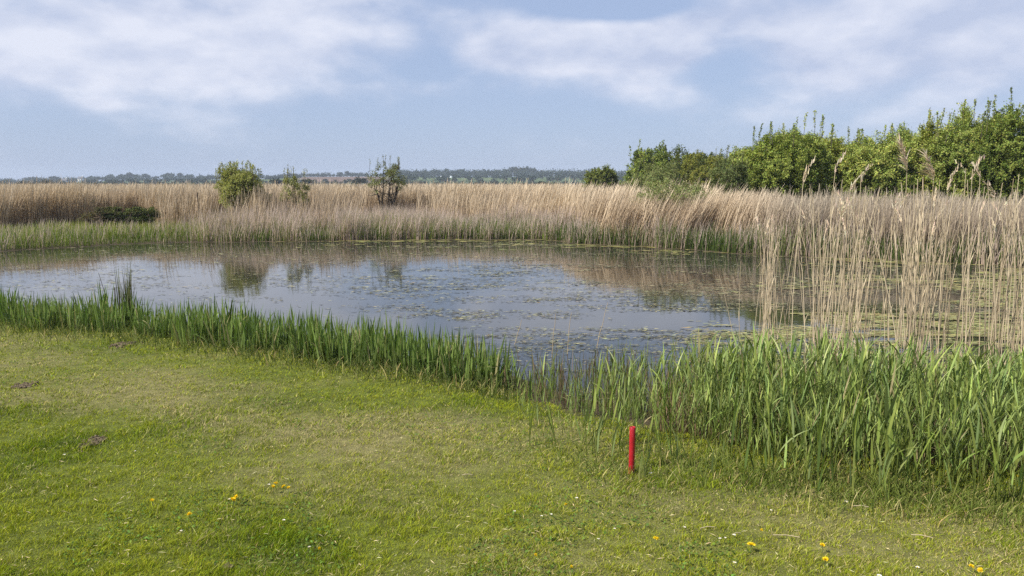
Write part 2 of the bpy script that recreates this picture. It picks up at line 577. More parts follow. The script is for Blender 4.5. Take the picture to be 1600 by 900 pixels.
def reed_edge(px):
    """nearest distance at which the tall dry reeds start, by photo column"""
    c = np.array([-900, 0, 60, 230, 330, 520, 560, 760, 860, 905, 1000, 1080, 1150, 1300, 1450, 1600, 2500])
    y = np.array([34, 36, 38, 43, 40, 41, 47, 46, 40, 31, 28.9, 27.6, 26.5, 25, 23.4, 22, 19.5])
    return np.interp(px, c, y)


def reeds(name, n, d0, d1, power, hmin, hmax, w0, w1, col_a, col_b, K=3, lean=0.16, gbase=0.0, tipw=1.0):
    px = R.uniform(-300, 1900, n)
    d = reed_edge(px) + (fbm(px * .02, px * 0 + 3.3, 4) - .5) * (3.5 + 9 * sstep(300, 420, px) * sstep(900, 780, px)) + d0 + (d1 - d0) * R.random(n) ** power
    P = np.stack([(px - 800) / (F * CP) * d, d, np.zeros(n)], 1)
    dd = np.full(n, 9.0)
    m = d < 60
    dd[m] = pond_dist(P[m])
    keep = dd > 0.05
    P, d, px, dd = P[keep], d[keep], px[keep], dd[keep]
    n = len(P)
    P[:, 2] = np.where(dd < 1.2, WZ + 0.02 + 0.13 * sstep(0, 1.1, dd), 0) - 0.05
    cl = fbm(P[:, 0] * .55, P[:, 1] * .4, 4)
    h = (R.uniform(hmin, hmax, n) * (0.73 + 0.54 * cl)) * (1 - .13 * sstep(1120, 1240, px))
    w = R.uniform(w0, w1, n) * np.clip(d / 34, 0.8, 6)
    tilt = (0.10 + 0.22 * sstep(560, 1080, px) * (1 - sstep(1120, 1250, px)))         # the wind has combed the middle stretch
    ln = np.stack([tilt * h + R.normal(0, lean, n) * h * 0.7, R.normal(0, lean, n) * h], 1)
    t = np.clip(cl * 1.7 - .45 + R.normal(0, .22, n), 0, 1)
    pale = sstep(500, 1000, px)
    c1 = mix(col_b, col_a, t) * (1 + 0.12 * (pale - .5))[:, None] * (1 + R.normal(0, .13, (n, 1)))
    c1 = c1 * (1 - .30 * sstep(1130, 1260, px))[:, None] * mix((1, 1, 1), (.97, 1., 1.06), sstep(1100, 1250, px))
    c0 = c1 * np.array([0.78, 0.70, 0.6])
    if gbase: c0 = mix(c0, GREEN_R, gbase * R.random(n))
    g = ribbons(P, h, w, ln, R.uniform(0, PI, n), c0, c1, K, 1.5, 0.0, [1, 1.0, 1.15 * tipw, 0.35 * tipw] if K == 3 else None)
    return g


g = Geo()
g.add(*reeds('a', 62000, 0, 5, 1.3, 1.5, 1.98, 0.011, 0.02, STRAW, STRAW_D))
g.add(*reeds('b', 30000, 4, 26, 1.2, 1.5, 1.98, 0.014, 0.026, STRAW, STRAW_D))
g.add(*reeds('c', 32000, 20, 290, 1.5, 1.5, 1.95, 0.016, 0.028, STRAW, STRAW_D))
v_, q_, c_ = reeds('e', 26000, -11, 0, 0.55, 1.1, 1.9, 0.011, 0.02, STRAW, STRAW_D)
b_ = v_.reshape(-1, 8, 3)[:, 0]; bp = az_px(b_[:, 0], b_[:, 1])
k_ = (fbm(b_[:, 0] * .35 + 4, b_[:, 1] * .35, 3) > .52) & (bp > 250) & (bp < 900) & (np.abs(bp - 608) > 42)
g.add(v_.reshape(-1, 8, 3)[k_].reshape(-1, 3), np.concatenate([np.arange(k_.sum())[:, None] * 8 + np.array([[2 * j, 2 * j + 1, 2 * j + 3, 2 * j + 2]]) for j in range(3)]), c_.reshape(-1, 8, 3)[k_].reshape(-1, 3))
# feathery tops that stand a little proud
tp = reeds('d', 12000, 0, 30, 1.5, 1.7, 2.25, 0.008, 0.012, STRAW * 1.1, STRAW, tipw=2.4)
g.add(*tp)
tag(obj('reedbed', g.mesh('reedbed', M_STRAW)), kind='stuff')

# shorter mixed reeds and sedge between the shore and the tall reeds (left and middle of the far bank)
def bank_strip(n, pa, pb, back, hmin, hmax, c_lo, c_hi, straw_share, w=(0.012, 0.022), front=0.0, power=1.2):
    px = R.uniform(pa, pb, n) + R.normal(0, 26, n)
    fy = np.interp(px, [q[0] for q in far_px[::-1]], [q[1] for q in far_px[::-1]])
    d0 = np.array([at(a, b, WZ)[1] for a, b in zip(px, fy)])
    d = d0 + front - 0.7 + (back + 0.7) * R.random(n) ** power
    P = np.stack([(px - 800) / (F * CP) * d, d, np.zeros(n)], 1)
    dd = pond_dist(P)
    k = dd > -0.12 - 0.12 * R.random(n)
    P, dd, px, d = P[k], dd[k], px[k], d[k]
    n = len(P)
    P[:, 2] = WZ - 0.05 + 0.15 * sstep(0, 1.1, dd)
    cl = fbm(P[:, 0] * .9, P[:, 1] * .6, 4)
    h = R.uniform(hmin * .6, hmax * 1.1, n) * (0.45 + 1.1 * cl)
    isst = R.random(n) < straw_share * np.clip(cl * 2.2 - .1, 0, 1.6)
    cg = mix(c_lo, c_hi, np.clip(cl * 1.8 - .4 + R.normal(0, .2, n), 0, 1)) * (1 + R.normal(0, .15, (n, 1)))
    cs = mix(STRAW_D, STRAW, R.random(n)) * np.array((.95, .93, 1.15))
    c1 = np.where(isst[:, None], cs, cg)
    h = np.where(isst, h * 1.25, h)
    ln = np.stack([R.normal(0.07, .16, n) * h, R.normal(0, .16, n) * h], 1)
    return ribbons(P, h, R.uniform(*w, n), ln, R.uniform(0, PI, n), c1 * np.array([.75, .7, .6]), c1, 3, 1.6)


DG, LG = (0.085, 0.135, 0.018), (0.21, 0.27, 0.055)
g = Geo()
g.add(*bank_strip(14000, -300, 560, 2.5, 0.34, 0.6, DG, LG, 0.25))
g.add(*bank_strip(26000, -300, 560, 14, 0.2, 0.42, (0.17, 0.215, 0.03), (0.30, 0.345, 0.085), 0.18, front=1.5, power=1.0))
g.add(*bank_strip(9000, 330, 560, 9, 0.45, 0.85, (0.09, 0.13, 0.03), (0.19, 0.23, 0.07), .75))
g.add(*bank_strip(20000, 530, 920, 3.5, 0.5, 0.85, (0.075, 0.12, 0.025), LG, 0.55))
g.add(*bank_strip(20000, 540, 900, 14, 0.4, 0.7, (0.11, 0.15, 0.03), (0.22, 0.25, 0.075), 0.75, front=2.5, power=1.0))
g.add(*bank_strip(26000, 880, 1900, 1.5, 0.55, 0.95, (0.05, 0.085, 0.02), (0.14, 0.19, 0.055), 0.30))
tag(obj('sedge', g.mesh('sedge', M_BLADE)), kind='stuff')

# ------------------------------------------------------------------ bushes and trees
def grow_path(a, b, n=7, lift=0.25, wob=0.05):
    a, b = np.asarray(a, float), np.asarray(b, float)
    t = np.linspace(0, 1, n)[:, None]
    L = np.linalg.norm(b - a)
    p = a + (b - a) * t
    p[:, 2] += (-lift * L * t * (1 - t))[:, 0]
    p[1:-1] += R.normal(0, wob * L * .3, (n - 2, 3))
    return p


def bush(name, label, cat, px, Yd, half_px, top_px, base_z=0.0, foot=0.25, lobes=9, shoots=22, leaf_n=55, leaf=(0.075, 0.035),
         cols=((0.06, 0.085, 0.022), (0.10, 0.13, 0.035)), spikes=8, spike_px=18, stems=7, depth=1.0, lobe_r=0.45, up=0.35, group=None, stem_c=(0.09, 0.075, 0.055),
         along=0.35, lean=0.0, stem_r=0.05):
    """foot: share of the height below which the crown is bare"""
    top = at_y(px, top_px, Yd)
    rx = half_px * Yd / F
    ry = rx * depth
    H = top[2] - base_z
    root = empty(name, (top[0], Yd, base_z))
    zc = H * (foot + (1 - foot) * 0.5); rz = H * (1 - foot) * 0.5
    V = Geo(); S = Geo()
    lc = []
    for k in range(lobes):
        th = 2 * PI * (k / lobes * 2.4) + R.uniform(-.4, .4); u = -0.8 + 1.6 * ((k * 0.618 + .13) % 1)
        s = math.sqrt(max(0, 1 - u * u))
        f = 1 - lobe_r * R.uniform(0.85, 1.1)
        lc.append(np.array([rx * s * math.cos(th) * f + lean * H * u * .5, ry * s * math.sin(th) * f, zc + rz * u * f]))
    lc.append(np.array([0, 0, zc]))
    n = shoots
    for j, c in enumerate(lc):
        D = unit(R.normal(size=(n, 3)) + np.array([0, 0, up]) + unit(c - np.array([0, 0, zc]))[None] * 0.5)
        rad = lobe_r * np.array([rx, ry, rz * 1.1]) * R.uniform(0.7, 1.18)
        tip = c + D * rad * R.uniform(0.75, 1.15, (n, 1))
        tip[:, 2] = np.maximum(tip[:, 2], H * foot * R.uniform(.55, 1.1, n))
        st_ = c + D * rad * 0.15
        tone = np.clip(R.normal(.5, .22) + R.normal(0, .15, n), 0, 1)
        for i in range(n):
            pts(V, st_[i], tip[i], leaf_n, leaf, mix(cols[0], cols[1], tone[i]), along, None, zc)
    for k in range(spikes):
        a = R.uniform(-.85, .85)
        zz = zc + rz * math.sqrt(max(0.05, 1 - a * a)) * 0.82
        b = np.array([a * rx, R.uniform(-.5, .5) * ry, zz])
        L = spike_px * Yd / F * R.uniform(.5, 1.25) + rz * .2
        e = b + np.array([R.normal(0.06, .12) * L, R.normal(0, .1) * L, L])
        pts(V, b, e, int(leaf_n * .55), (leaf[0] * .9, leaf[1]), mix(cols[0], cols[1], R.uniform(.3, .9)), 0.12, 0.035 + 0.05 * L * 0)
        v, q = tube(grow_path(b - (0, 0, .3), e, 4, 0, .05), [.012, .01, .008, .005], 4); S.add(v, q, stem_c)
    for k in range(stems):
        c = lc[k % len(lc)]
        b = np.array([R.normal(0, .12 * rx), R.normal(0, .12 * ry), -0.15])
        v, q = tube(grow_path(b, c, 7, 0.3), np.linspace(stem_r * R.uniform(.7, 1.2), stem_r * .3, 7), 6); S.add(v, q, stem_c)
        for m in range(5):
            t = R.uniform(.35, .95)
            p0 = b + (c - b) * t
            p1 = p0 + unit(R.normal(size=3) + np.array([0, 0, .5])) * rx * R.uniform(.3, .6)
            v, q = tube(grow_path(p0, p1, 5, 0.15), np.linspace(stem_r * .4, stem_r * .1, 5), 4); S.add(v, q, stem_c)
    obj('crown', V.mesh('crown', M_LEAF), root)
    obj('trunk', S.mesh('trunk', M_BARK, True), root)
    return tag(root, label, cat, group)


def pts(G, a, b, n, leaf, col, along, spread=None, zc=None):
    t = along + (1 - along) * R.random(n) ** 0.8
    d = b - a
    L = np.linalg.norm(d)
    if spread is None: spread = 0.10 * L * 1.0 + 0.03
    P = a + d * t[:, None] + R.normal(0, 1, (n, 3)) * (spread * (1.15 - t * .7))[:, None]
    D = unit(unit(d)[None] * 0.8 + R.normal(0, .7, (n, 3)))
    G.add(*leaves(P, D, leaf[0] * R.uniform(.6, 1.35, n), leaf[1] * R.uniform(.7, 1.3, n), jit(col, n, .26, .08), facing=None if zc is None else unit((b - np.array([0, 0, zc]))[None]) * .8 + np.array([0, 0, .55])))


OLIVE = ((0.180, 0.209, 0.040), (0.341, 0.359, 0.079))
DARKG = ((0.108, 0.149, 0.032), (0.262, 0.305, 0.067))
SALLOW = ((0.153, 0.201, 0.043), (0.360, 0.396, 0.104))
PALE = ((0.16, 0.185, 0.065), (0.26, 0.29, 0.115))
YELL = ((0.145, 0.155, 0.030), (0.225, 0.230, 0.048))

bush('willow_bush', 'full rounded yellow-green willow bush rising out of the left reeds', 'bush', 372, 38.6, 41, 259, foot=0.16, lobes=12, shoots=52, leaf_n=60, lobe_r=.58,
     leaf=(0.09, 0.028), cols=((0.20, 0.21, 0.048), (0.33, 0.335, 0.11)), spikes=34, spike_px=7, stems=9, up=1.1)
bush('willow_sapling', 'thin see-through willow sapling in the reeds beside the rounded willow bush', 'sapling', 461, 39.0, 25, 270, foot=0.2, lobes=9, shoots=17, leaf_n=20,
     leaf=(0.085, 0.028), cols=((0.20, 0.205, 0.065), (0.32, 0.32, 0.13)), spikes=14, spike_px=13, stems=11, up=1.2, stem_r=0.025)
bush('small_tree', 'sparse open-branched small tree with several dark leaning trunks in the reeds', 'tree', 604, 45.5, 35, 248, foot=0.36, lobes=12, shoots=13, leaf_n=26,
     leaf=(0.07, 0.035), cols=((0.115, 0.125, 0.042), (0.20, 0.21, 0.075)), spikes=9, spike_px=6, stems=11, up=0.6, stem_r=0.07, stem_c=(0.055, 0.045, 0.036), lean=0.1, lobe_r=.38)
bush('bramble_thicket', 'low dark bramble thicket sprawling at the front of the left reeds', 'thicket', 199, 38.5, 52, 320, foot=0.05, lobes=14, shoots=22, leaf_n=40,
     leaf=(0.08, 0.045), cols=((0.05, 0.065, 0.018), (0.115, 0.13, 0.04)), spikes=0, stems=16, up=0.1, depth=.6, lobe_r=.34, stem_c=(0.08, 0.06, 0.045))
bush('bramble_thicket', 'straggling brown twiggy thicket running left from the dark bramble thicket', 'thicket', 152, 37.6, 30, 318, foot=0.05, lobes=8, shoots=12, leaf_n=18,
     leaf=(0.07, 0.03), cols=((0.07, 0.07, 0.03), (0.14, 0.12, 0.06)), spikes=8, spike_px=6, stems=16, up=0.2, depth=.6, lobe_r=.4, stem_c=(0.12, 0.09, 0.06))
bush('round_bush', 'neat ball-shaped dark green bush standing alone beyond the reeds', 'bush', 939, 82, 28, 255, foot=0.05, lobes=14, shoots=40, leaf_n=44,
     leaf=(0.16, 0.08), cols=((0.115, 0.14, 0.03), (0.19, 0.215, 0.055)), spikes=0, stems=5, up=.1, lobe_r=.58)
bush('dark_tree', 'dark domed tree with a lone twiggy top, right of the ball-shaped bush', 'tree', 1015, 72, 40, 227, foot=0.02, lobes=16, shoots=34, leaf_n=50,
     leaf=(0.18, 0.10), cols=DARKG, spikes=4, spike_px=12, stems=5)
bush('dark_tree', 'wide flat-topped dark green tree behind the pale willows', 'tree', 1072, 74, 80, 226, foot=0.02, lobes=22, shoots=34, leaf_n=50,
     leaf=(0.18, 0.10), cols=((0.058, 0.081, 0.021), (0.143, 0.163, 0.039)), spikes=2, spike_px=3, stems=5)
bush('golden_bush', 'rounded golden-olive bush between the dark trees and the big green shrubs', 'bush', 1106, 62, 46, 233, foot=0.02, lobes=14, shoots=34, leaf_n=50,
     leaf=(0.12, 0.06), cols=YELL, spikes=0, stems=5)
bush('pale_willow', 'pale grey-green willow sprawling in front of the dark domed tree', 'bush', 1022, 50, 40, 250, foot=0.25, lobes=13, shoots=26, leaf_n=36,
     leaf=(0.10, 0.045), cols=PALE, spikes=4, spike_px=10, stems=8, lean=0.25)
bush('pale_willow', 'low pale willow wisps mixed into the reed tops on the far bank', 'bush', 1055, 30, 66, 279, foot=0.40, lobes=16, shoots=20, leaf_n=30,
     leaf=(0.07, 0.028), cols=PALE, spikes=10, spike_px=6, stems=9, stem_r=.02, up=.8)
bush('pale_willow', 'tall pale willow at the near end of the big green shrubs', 'bush', 1142, 34, 36, 244, foot=0.3, lobes=14, shoots=26, leaf_n=44,
     leaf=(0.07, 0.03), cols=((0.11, 0.135, 0.05), (0.19, 0.22, 0.085)), spikes=10, spike_px=14, stems=8, stem_r=.025, up=.9)
BIG = [(1212, 36, 50, 214, 12, 20, DARKG, 'stocky dark green sallow shrub next to the tall pale willow', 14),
       (1262, 37, 38, 204, 20, 34, SALLOW, 'green sallow shrub with a bundle of thin bare shoots on top', 12),
       (1322, 38, 42, 222, 10, 16, OLIVE, 'lower olive-green sallow shrub in the dip of the shrub line', 12),
       (1392, 36, 56, 213, 12, 16, SALLOW, 'broad mid-green sallow shrub behind the tallest plumed reeds', 16),
       (1468, 35, 28, 192, 10, 24, OLIVE, 'narrow shrub with two leafy upright shoots against the sky', 10),
       (1528, 34, 52, 173, 18, 24, SALLOW, 'tall bright green shrub with many upright leafy shoots', 16),
       (1600, 32, 56, 160, 14, 24, DARKG, 'tallest dark green shrub, cut by the right edge of the picture', 16),
       (1185, 37, 40, 236, 4, 12, SALLOW, 'lowest green shrub at the left foot of the big shrub line', 10),
       (1300, 40, 52, 215, 4, 12, OLIVE, 'olive shrub standing back in the middle of the shrub line', 12),
       (1440, 39, 54, 203, 4, 12, SALLOW, 'green shrub standing back behind the two upright leafy shoots', 12),
       (1246, 38, 40, 212, 6, 14, OLIVE, 'yellowish shrub filling in right behind the bundle of bare shoots', 12),
       (1352, 38.5, 46, 219, 8, 14, SALLOW, 'bright green shrub filling the gap left of the broad mid-green one', 12),
       (1720, 31, 62, 165, 10, 18, SALLOW, 'big green shrub standing just right of the tallest dark green shrub', 12)]
for px, Yd, hp_, tp_, sp, spx, cols, lab, lob in BIG:
    bush('sallow_shrub', lab, 'shrub', px, Yd, hp_ * 1.32, tp_ - 12, foot=0.06, lobes=lob + 8, shoots=36, leaf_n=95, leaf=(0.085, 0.05), cols=cols, spikes=int(sp * .45), spike_px=spx * .52, stems=9, up=.25, depth=.9,
         lobe_r=.46, group='sallow shrubs along the right of the pond')

# a thin wooden pole in the reeds and a dark tub on the bank
p = at_y(327, 300, 41)
r = obj('wooden_pole', None) if False else None
g = Geo(); v, q = tube([(0, 0, -.2), (0.01, 0, .9), (-.03, 0, p[2] - .12), (-.035, 0, p[2])], [.04, .036, .03, .026], 8); g.add(v, q, .1)
tag(obj('wooden_pole', g.mesh('wooden_pole', M_POST, True), loc=(p[0], 39.5, 0)), 'thin weathered pole upright in the reeds left of the willow bush', 'pole')
p = at(546, 352, 0.1)
r = empty('feed_tub', (p[0], p[1] - 2, 0.12)); r.scale = (1.25, 1.25, 1.35)
prof = [(.16, 0), (.2, .3), (.225, .42), (.235, .43), (.21, .41), (.185, .3), (.14, .03)]
an = np.arange(16) * PI / 8
V = np.array([[rr * math.cos(a), rr * math.sin(a), z] for rr, z in prof for a in an])
Q = [(k * 16 + j, k * 16 + (j + 1) % 16, (k + 1) * 16 + (j + 1) % 16, (k + 1) * 16 + j) for k in range(len(prof) - 1) for j in range(16)]
obj('body', mesh_np('body', V, Q, np.full((len(V), 3), .02), M_DARKP, True), r)
v, q = tube([(-.235, 0, .42), (-.15, 0, .56), (0, 0, .6), (.15, 0, .56), (.235, 0, .42)], .012, 6)
obj('handle', mesh_np('handle', v, q, np.full((len(v), 3), .02), M_DARKP, True), r)
tag(r, 'small dark tub standing in the green gap of the far bank', 'tub')

# dead branches lying in the water against the right-hand reeds
for k, (pa, pb, lab) in enumerate((((1322, 391, 0.35), (1352, 408, WZ - .05), 'pale dead branch sloping from the right reeds into the water'),
                                   ((1340, 388, 0.3), (1366, 409, WZ - .05), 'dark dead branch crossing the pale one at the reed foot'))):
    a, b = at_y(*pa[:2], 23.6), at(pb[0], pb[1], pb[2])
    a[2] = 0.45 - .1 * k
    G_ = Geo(); v, q = tube(grow_path(b, a, 7, -.1, .1), np.linspace(.03, .012, 7), 6); G_.add(v, q, (0.2, 0.16, 0.11) if k == 0 else (.07, .05, .04))
    v, q = tube(grow_path((a + b) / 2, (a + b) / 2 + np.array([.25, .1, .2]), 5, 0, .1), np.linspace(.014, .005, 5), 5); G_.add(v, q, (0.18, 0.14, 0.1))
    tag(obj('dead_branch', G_.mesh('dead_branch', M_BARK, True)), lab, 'branch')

# ------------------------------------------------------------------ floating weed
def weed(n, px, py, size, cols, dens):
    P = np.array([at(a, b, WZ) for a, b in zip(px, py)])
    d = pond_dist(P)
    f = dens(P, px, py) * (d < -0.02)
    k = R.random(n) < f
    P = P[k]; n = len(P)
    m = 5
    an = np.arange(m)[None] * 2 * PI / m + R.uniform(0, 6, (n, 1))
    s = size(P)
    rr = s[:, None] * R.uniform(.55, 1.2, (n, m))
    el = R.uniform(1.0, 6, (n, 1))
    V = np.zeros((n, m, 3))
    V[..., 0] = P[:, None, 0] + rr * np.cos(an) * el
    V[..., 1] = P[:, None, 1] + rr * np.sin(an)
    V[..., 2] = WZ + 0.004 + R.uniform(0, .010, (n, 1)) + R.uniform(0, 0.006, (n, m))
    return V.reshape(-1, 3), np.arange(n)[:, None] * m + np.arange(m)[None], np.repeat(cols(n), m, 0)


def streak(P, sx=0.25, sy=1.1, ox=0.):
    return fbm(P[:, 0] * sx + ox, P[:, 1] * sy - ox, 4)


YW, DW = np.array((0.25, 0.235, 0.085)), np.array((0.085, 0.08, 0.04))
gw = Geo()
n = 260000            # yellow-green mats: right corner and along the far shore
px = R.uniform(-200, 1850, n); py = 372 + (R.random(n) ** 1.0) * 210


def dens_mat(P, px, py):
    right = sstep(1130, 1420, px + (py - 440) * 1.2) * sstep(408, 425, py) * (1 - 0.35 * sstep(520, 600, py))
    shore = np.exp(-((py - np.interp(px, [0, 300, 520, 900, 1100, 1600], [392, 381, 377, 381, 394, 420])) / 6.0) ** 2) * sstep(380, 560, px) * 0.8
    return np.clip((streak(P, .45, 1.2) - .50 + .13 * right + .12 * shore + .16 * np.exp(-((py - 448) / 22) ** 2) * sstep(1320, 1480, px) - .20 * np.exp(-((py - 474) / 30) ** 2) * sstep(1600, 1450, px) - .08 * np.exp(-((py - 412) / 9) ** 2) * sstep(1150, 1250, px)) * 8, 0, 1) * np.clip((streak(P, 2.5, 5, 3.) - .36) * 6, 0, 1) * np.clip(right * .9 + shore, 0, 1)


gw.add(*weed(n, px, py, lambda P: np.clip(P[:, 1] * 0.0015, .012, .045), lambda n: jit(YW, n, .22, .08), dens_mat))
n = 420000            # thin scattered weed over the whole pond
px = R.uniform(-200, 1850, n); py = 380 + (R.random(n) ** 1.25) * 300


def dens_thin(P, px, py):
    area = 0.35 + 0.65 * sstep(430, 700, px) - 0.2 * sstep(380, 395, 400 - py)
    return np.clip((streak(P, .4, 1.1, 5.) - .40) * 3.5, 0, 1) * np.clip((streak(P, 2.2, 6., 9.) - .34) * 3, 0, 1) * area * .8


gw.add(*weed(n, px, py, lambda P: np.clip(P[:, 1] * 0.0008, .006, .022), lambda n: np.where(R.random((n, 1)) < .55, jit(DW * .8, n, .3), jit(np.array((.25, .235, .12)), n, .3)), dens_thin))
tag(obj('pondweed', gw.mesh('pondweed', M_PAD)), kind='stuff')

# ------------------------------------------------------------------ near bank: iris clumps
def iris_mesh(n, h0, h1, w, spread, c_lo, c_hi, bentp=0.18):
    base = np.zeros((n, 3)); base[:, :2] = R.normal(0, spread, (n, 2)); base[:, 2] = -0.1
    h = R.uniform(h0, h1, n) + .1
    ang = R.uniform(0, 2 * PI, n)
    lm = np.abs(R.normal(.10, .10, n)) * h
    ln = np.stack([np.cos(ang) * lm, np.sin(ang) * lm], 1) + base[:, :2] * 0.5
    bent = R.random(n) < bentp
    dro = np.where(bent, R.uniform(.25, .5, n), 0)
    ln = np.where(bent[:, None], ln * 2.6, ln)
    c = mix(c_lo, c_hi, R.random(n)) * (1 + R.normal(0, .22, (n, 1)))
    yel = R.random(n) < .09
    c = np.where(yel[:, None], np.array((0.30, 0.27, 0.13)), c)
    return ribbons(base, h, R.uniform(.7, 1.15, n) * w, ln, R.uniform(0, PI, n), mix(c, (0.14, 0.15, 0.06), 0.45), c, 6, np.where(bent, 2.4, 1.5), dro,
                   [.8, 1, 1.05, 1, .85, .55, .05])


IR = ((0.062, 0.118, 0.022), (0.175, 0.24, 0.062))
iris_protos = []
for k in range(8):
    g = Geo(); g.add(*iris_mesh([28, 20, 34, 24, 30, 17, 36, 25][k], 0.25, .68, .027, .10, *IR))
    iris_protos.append(g.mesh('iris_clump', M_BLADE))
edge_px = [(-120, 512), (0, 519), (150, 528), (300, 547), (420, 563), (540, 580), (650, 592), (720, 602), (785, 610)]
ex, ey = [e[0] for e in edge_px], [e[1] for e in edge_px]
pxs = np.linspace(-120, 775, 78)
cnt = 0
for row, (dpy, sc) in enumerate(((-5, 0.85), (-17, 1.0), (-29, 1.05))):
    for i, px in enumerate(pxs):
        if R.random() < (0.2, .1, .05)[row]: continue
        x = px + R.uniform(-7, 7) + row * 4
        y = np.interp(x, ex, ey) + dpy + R.uniform(-5, 5)
        if row == 2 and x > 720: continue
        P = at(x, y, -0.08)
        P[2] = ground_z(P[None])[0]
        big = 0.50 + 0.56 * float(fbm(np.array([P[0] * .9]), np.array([P[1] * .9 + 7]), 3)[0])
        s = sc * big * R.uniform(.88, 1.14)
        o = obj('iris_clump', iris_protos[R.integers(8)], loc=P)
        o.rotation_euler = (0, 0, R.uniform(0, 6.28)); o.scale = (s, s, s * R.uniform(.92, 1.08))
        where = 'front lawn edge' if row == 0 else ('middle' if row == 1 else 'back water edge')
        tag(o, f'clump of sword-shaped green iris leaves, {where} of near bank strip', 'iris clump', f'iris clumps at the {where} of the near bank strip')

# old dark tussock sticking up behind the iris strip
P = at(201, 503, -0.1)
g = Geo()
n = 60
base = np.zeros((n, 3)); base[:, :2] = R.normal(0, .06, (n, 2))
h = R.uniform(.5, 1.05, n); ln = R.normal(0, .07, (n, 2))
c = mix((0.08, 0.07, 0.035), (0.16, 0.19, 0.07), R.random(n))
g.add(*ribbons(base, h, np.full(n, .018), ln, R.uniform(0, PI, n), c * .6, c, 4, 1.5))
tag(obj('reedmace_tussock', g.mesh('reedmace_tussock', M_STRAW), loc=P), 'dark upright tuft of old reedmace standing above the iris strip', 'tussock')
for px, py, hh_, lab in ((172, 506, .85, 'single thin dark stem leaning left beside the reedmace tussock'), (185, 505, .6, 'short brown broken stem just left of the reedmace tussock')):
    P = at(px, py, -.12)
    v, q = tube([(0, 0, 0), (-.03, 0, hh_ * .5), (-.13 if hh_ > .7 else -.02, 0, hh_)], [.007, .006, .003] if hh_ > .7 else [.014, .012, .008], 5)
    tag(obj('dead_bulrush', mesh_np('dead_bulrush', v, q, np.full((len(v), 3), .1) * (.9, .7, .5), M_STRAW), loc=P), lab, 'bulrush')

# ------------------------------------------------------------------ green reeds of the near right bank
def shoot_mesh(h, nl, lw, ll):
    """one common-reed shoot: a cane with alternate blades"""
    G_ = Geo()
    top = np.array([R.normal(0, .04), R.normal(0, .04), h])
    c = np.array(mix((0.115, 0.165, 0.032), (0.23, 0.28, 0.08), R.random())) * R.uniform(.85, 1.15)
    n = 2
    G_.add(*ribbons(np.array([[0, 0, -.1], [0, 0, -.1]]), np.array([h + .05, h + .05]), np.array([.010, .010]), np.array([top[:2], top[:2]]), np.array([0, PI / 2]),
                    np.array([c * (1.0, .85, .7)] * 2), np.array([c, c]), 6, 1.3, 0, [1, 1, 1, .95, .9, .8, .5]))
    for k in range(nl):
        t = 0.10 + 0.86 * (k + R.uniform(0, .7)) / nl
        p = top * np.array([t ** 1.3, t ** 1.3, t])
        a = k * PI + R.normal(0, .7) + 0.6
        L = ll * R.uniform(.7, 1.2) * (0.75 + .5 * math.sin(PI * t))
        el = R.uniform(1.08, 1.5)
        steps = 6
        cur, e = p.copy(), el
        path = [cur.copy()]
        dro = R.choice([R.uniform(.0, .06), R.uniform(.0, .10), R.uniform(.08, .26)])
        for s_ in range(steps):
            cur = cur + L / steps * np.array([math.cos(a) * math.cos(e), math.sin(a) * math.cos(e), math.sin(e)])
            e -= dro
            path.append(cur.copy())
        path = np.array(path)
        sd = np.array([-math.sin(a), math.cos(a), R.normal(0, .5)]); sd /= np.linalg.norm(sd)
        w = lw * R.uniform(.75, 1.2) * np.array([.5, .9, 1, .95, .75, .45, .05]) * .5
        Vv = np.stack([path - sd * w[:, None], path + sd * w[:, None]], 1).reshape(-1, 3)
        Qq = np.array([(2 * s_, 2 * s_ + 1, 2 * s_ + 3, 2 * s_ + 2) for s_ in range(steps)])
        G_.add(Vv, Qq, np.array((.34, .29, .15)) * R.uniform(.7, 1.2) if R.random() < .07 else c * R.uniform(.6, 1.55) * np.array([R.uniform(.9, 1.1), 1, R.uniform(.8, 1.5)]))
    return G_


shoot_g = [shoot_mesh(R.uniform(.75, 1.0), R.integers(5, 9), .020, .36) for _ in range(14)]
small_g = [shoot_mesh(R.uniform(.30, .45), R.integers(3, 5), .017, .24) for _ in range(6)]
shoot_m = [g_.mesh('green_reed', M_BLADE) for g_ in shoot_g]
small_m = [g_.mesh('young_reed', M_BLADE) for g_ in small_g]
back_line = lambda px: np.interp(px, [780, 900, 1000, 1100, 1160, 1300, 1600, 2000], [622, 626, 628, 626, 618, 612, 606, 604])
front_line = lambda px: np.interp(px, [780, 850, 950, 1050, 1150, 1300, 1600, 2000], [660, 690, 716, 726, 738, 760, 790, 805])
dens_x = lambda px: np.interp(px, [790, 850, 950, 1050, 1110, 1150, 2000], [.04, .08, .20, .34, .72, 1, 1])


def reed_spots(n):
    out = []
    while len(out) < n:
        px = R.uniform(800, 1800)
        if R.random() > dens_x(px): continue
        py = back_line(px) + (front_line(px) - back_line(px)) * R.random() ** .9
        P = at(px, py, -.1)
        if px < 1090 and fbm(np.array([P[0] * 2.5]), np.array([P[1] * 2.5]), 2)[0] < .40: continue
        out.append((px, py))
    return out


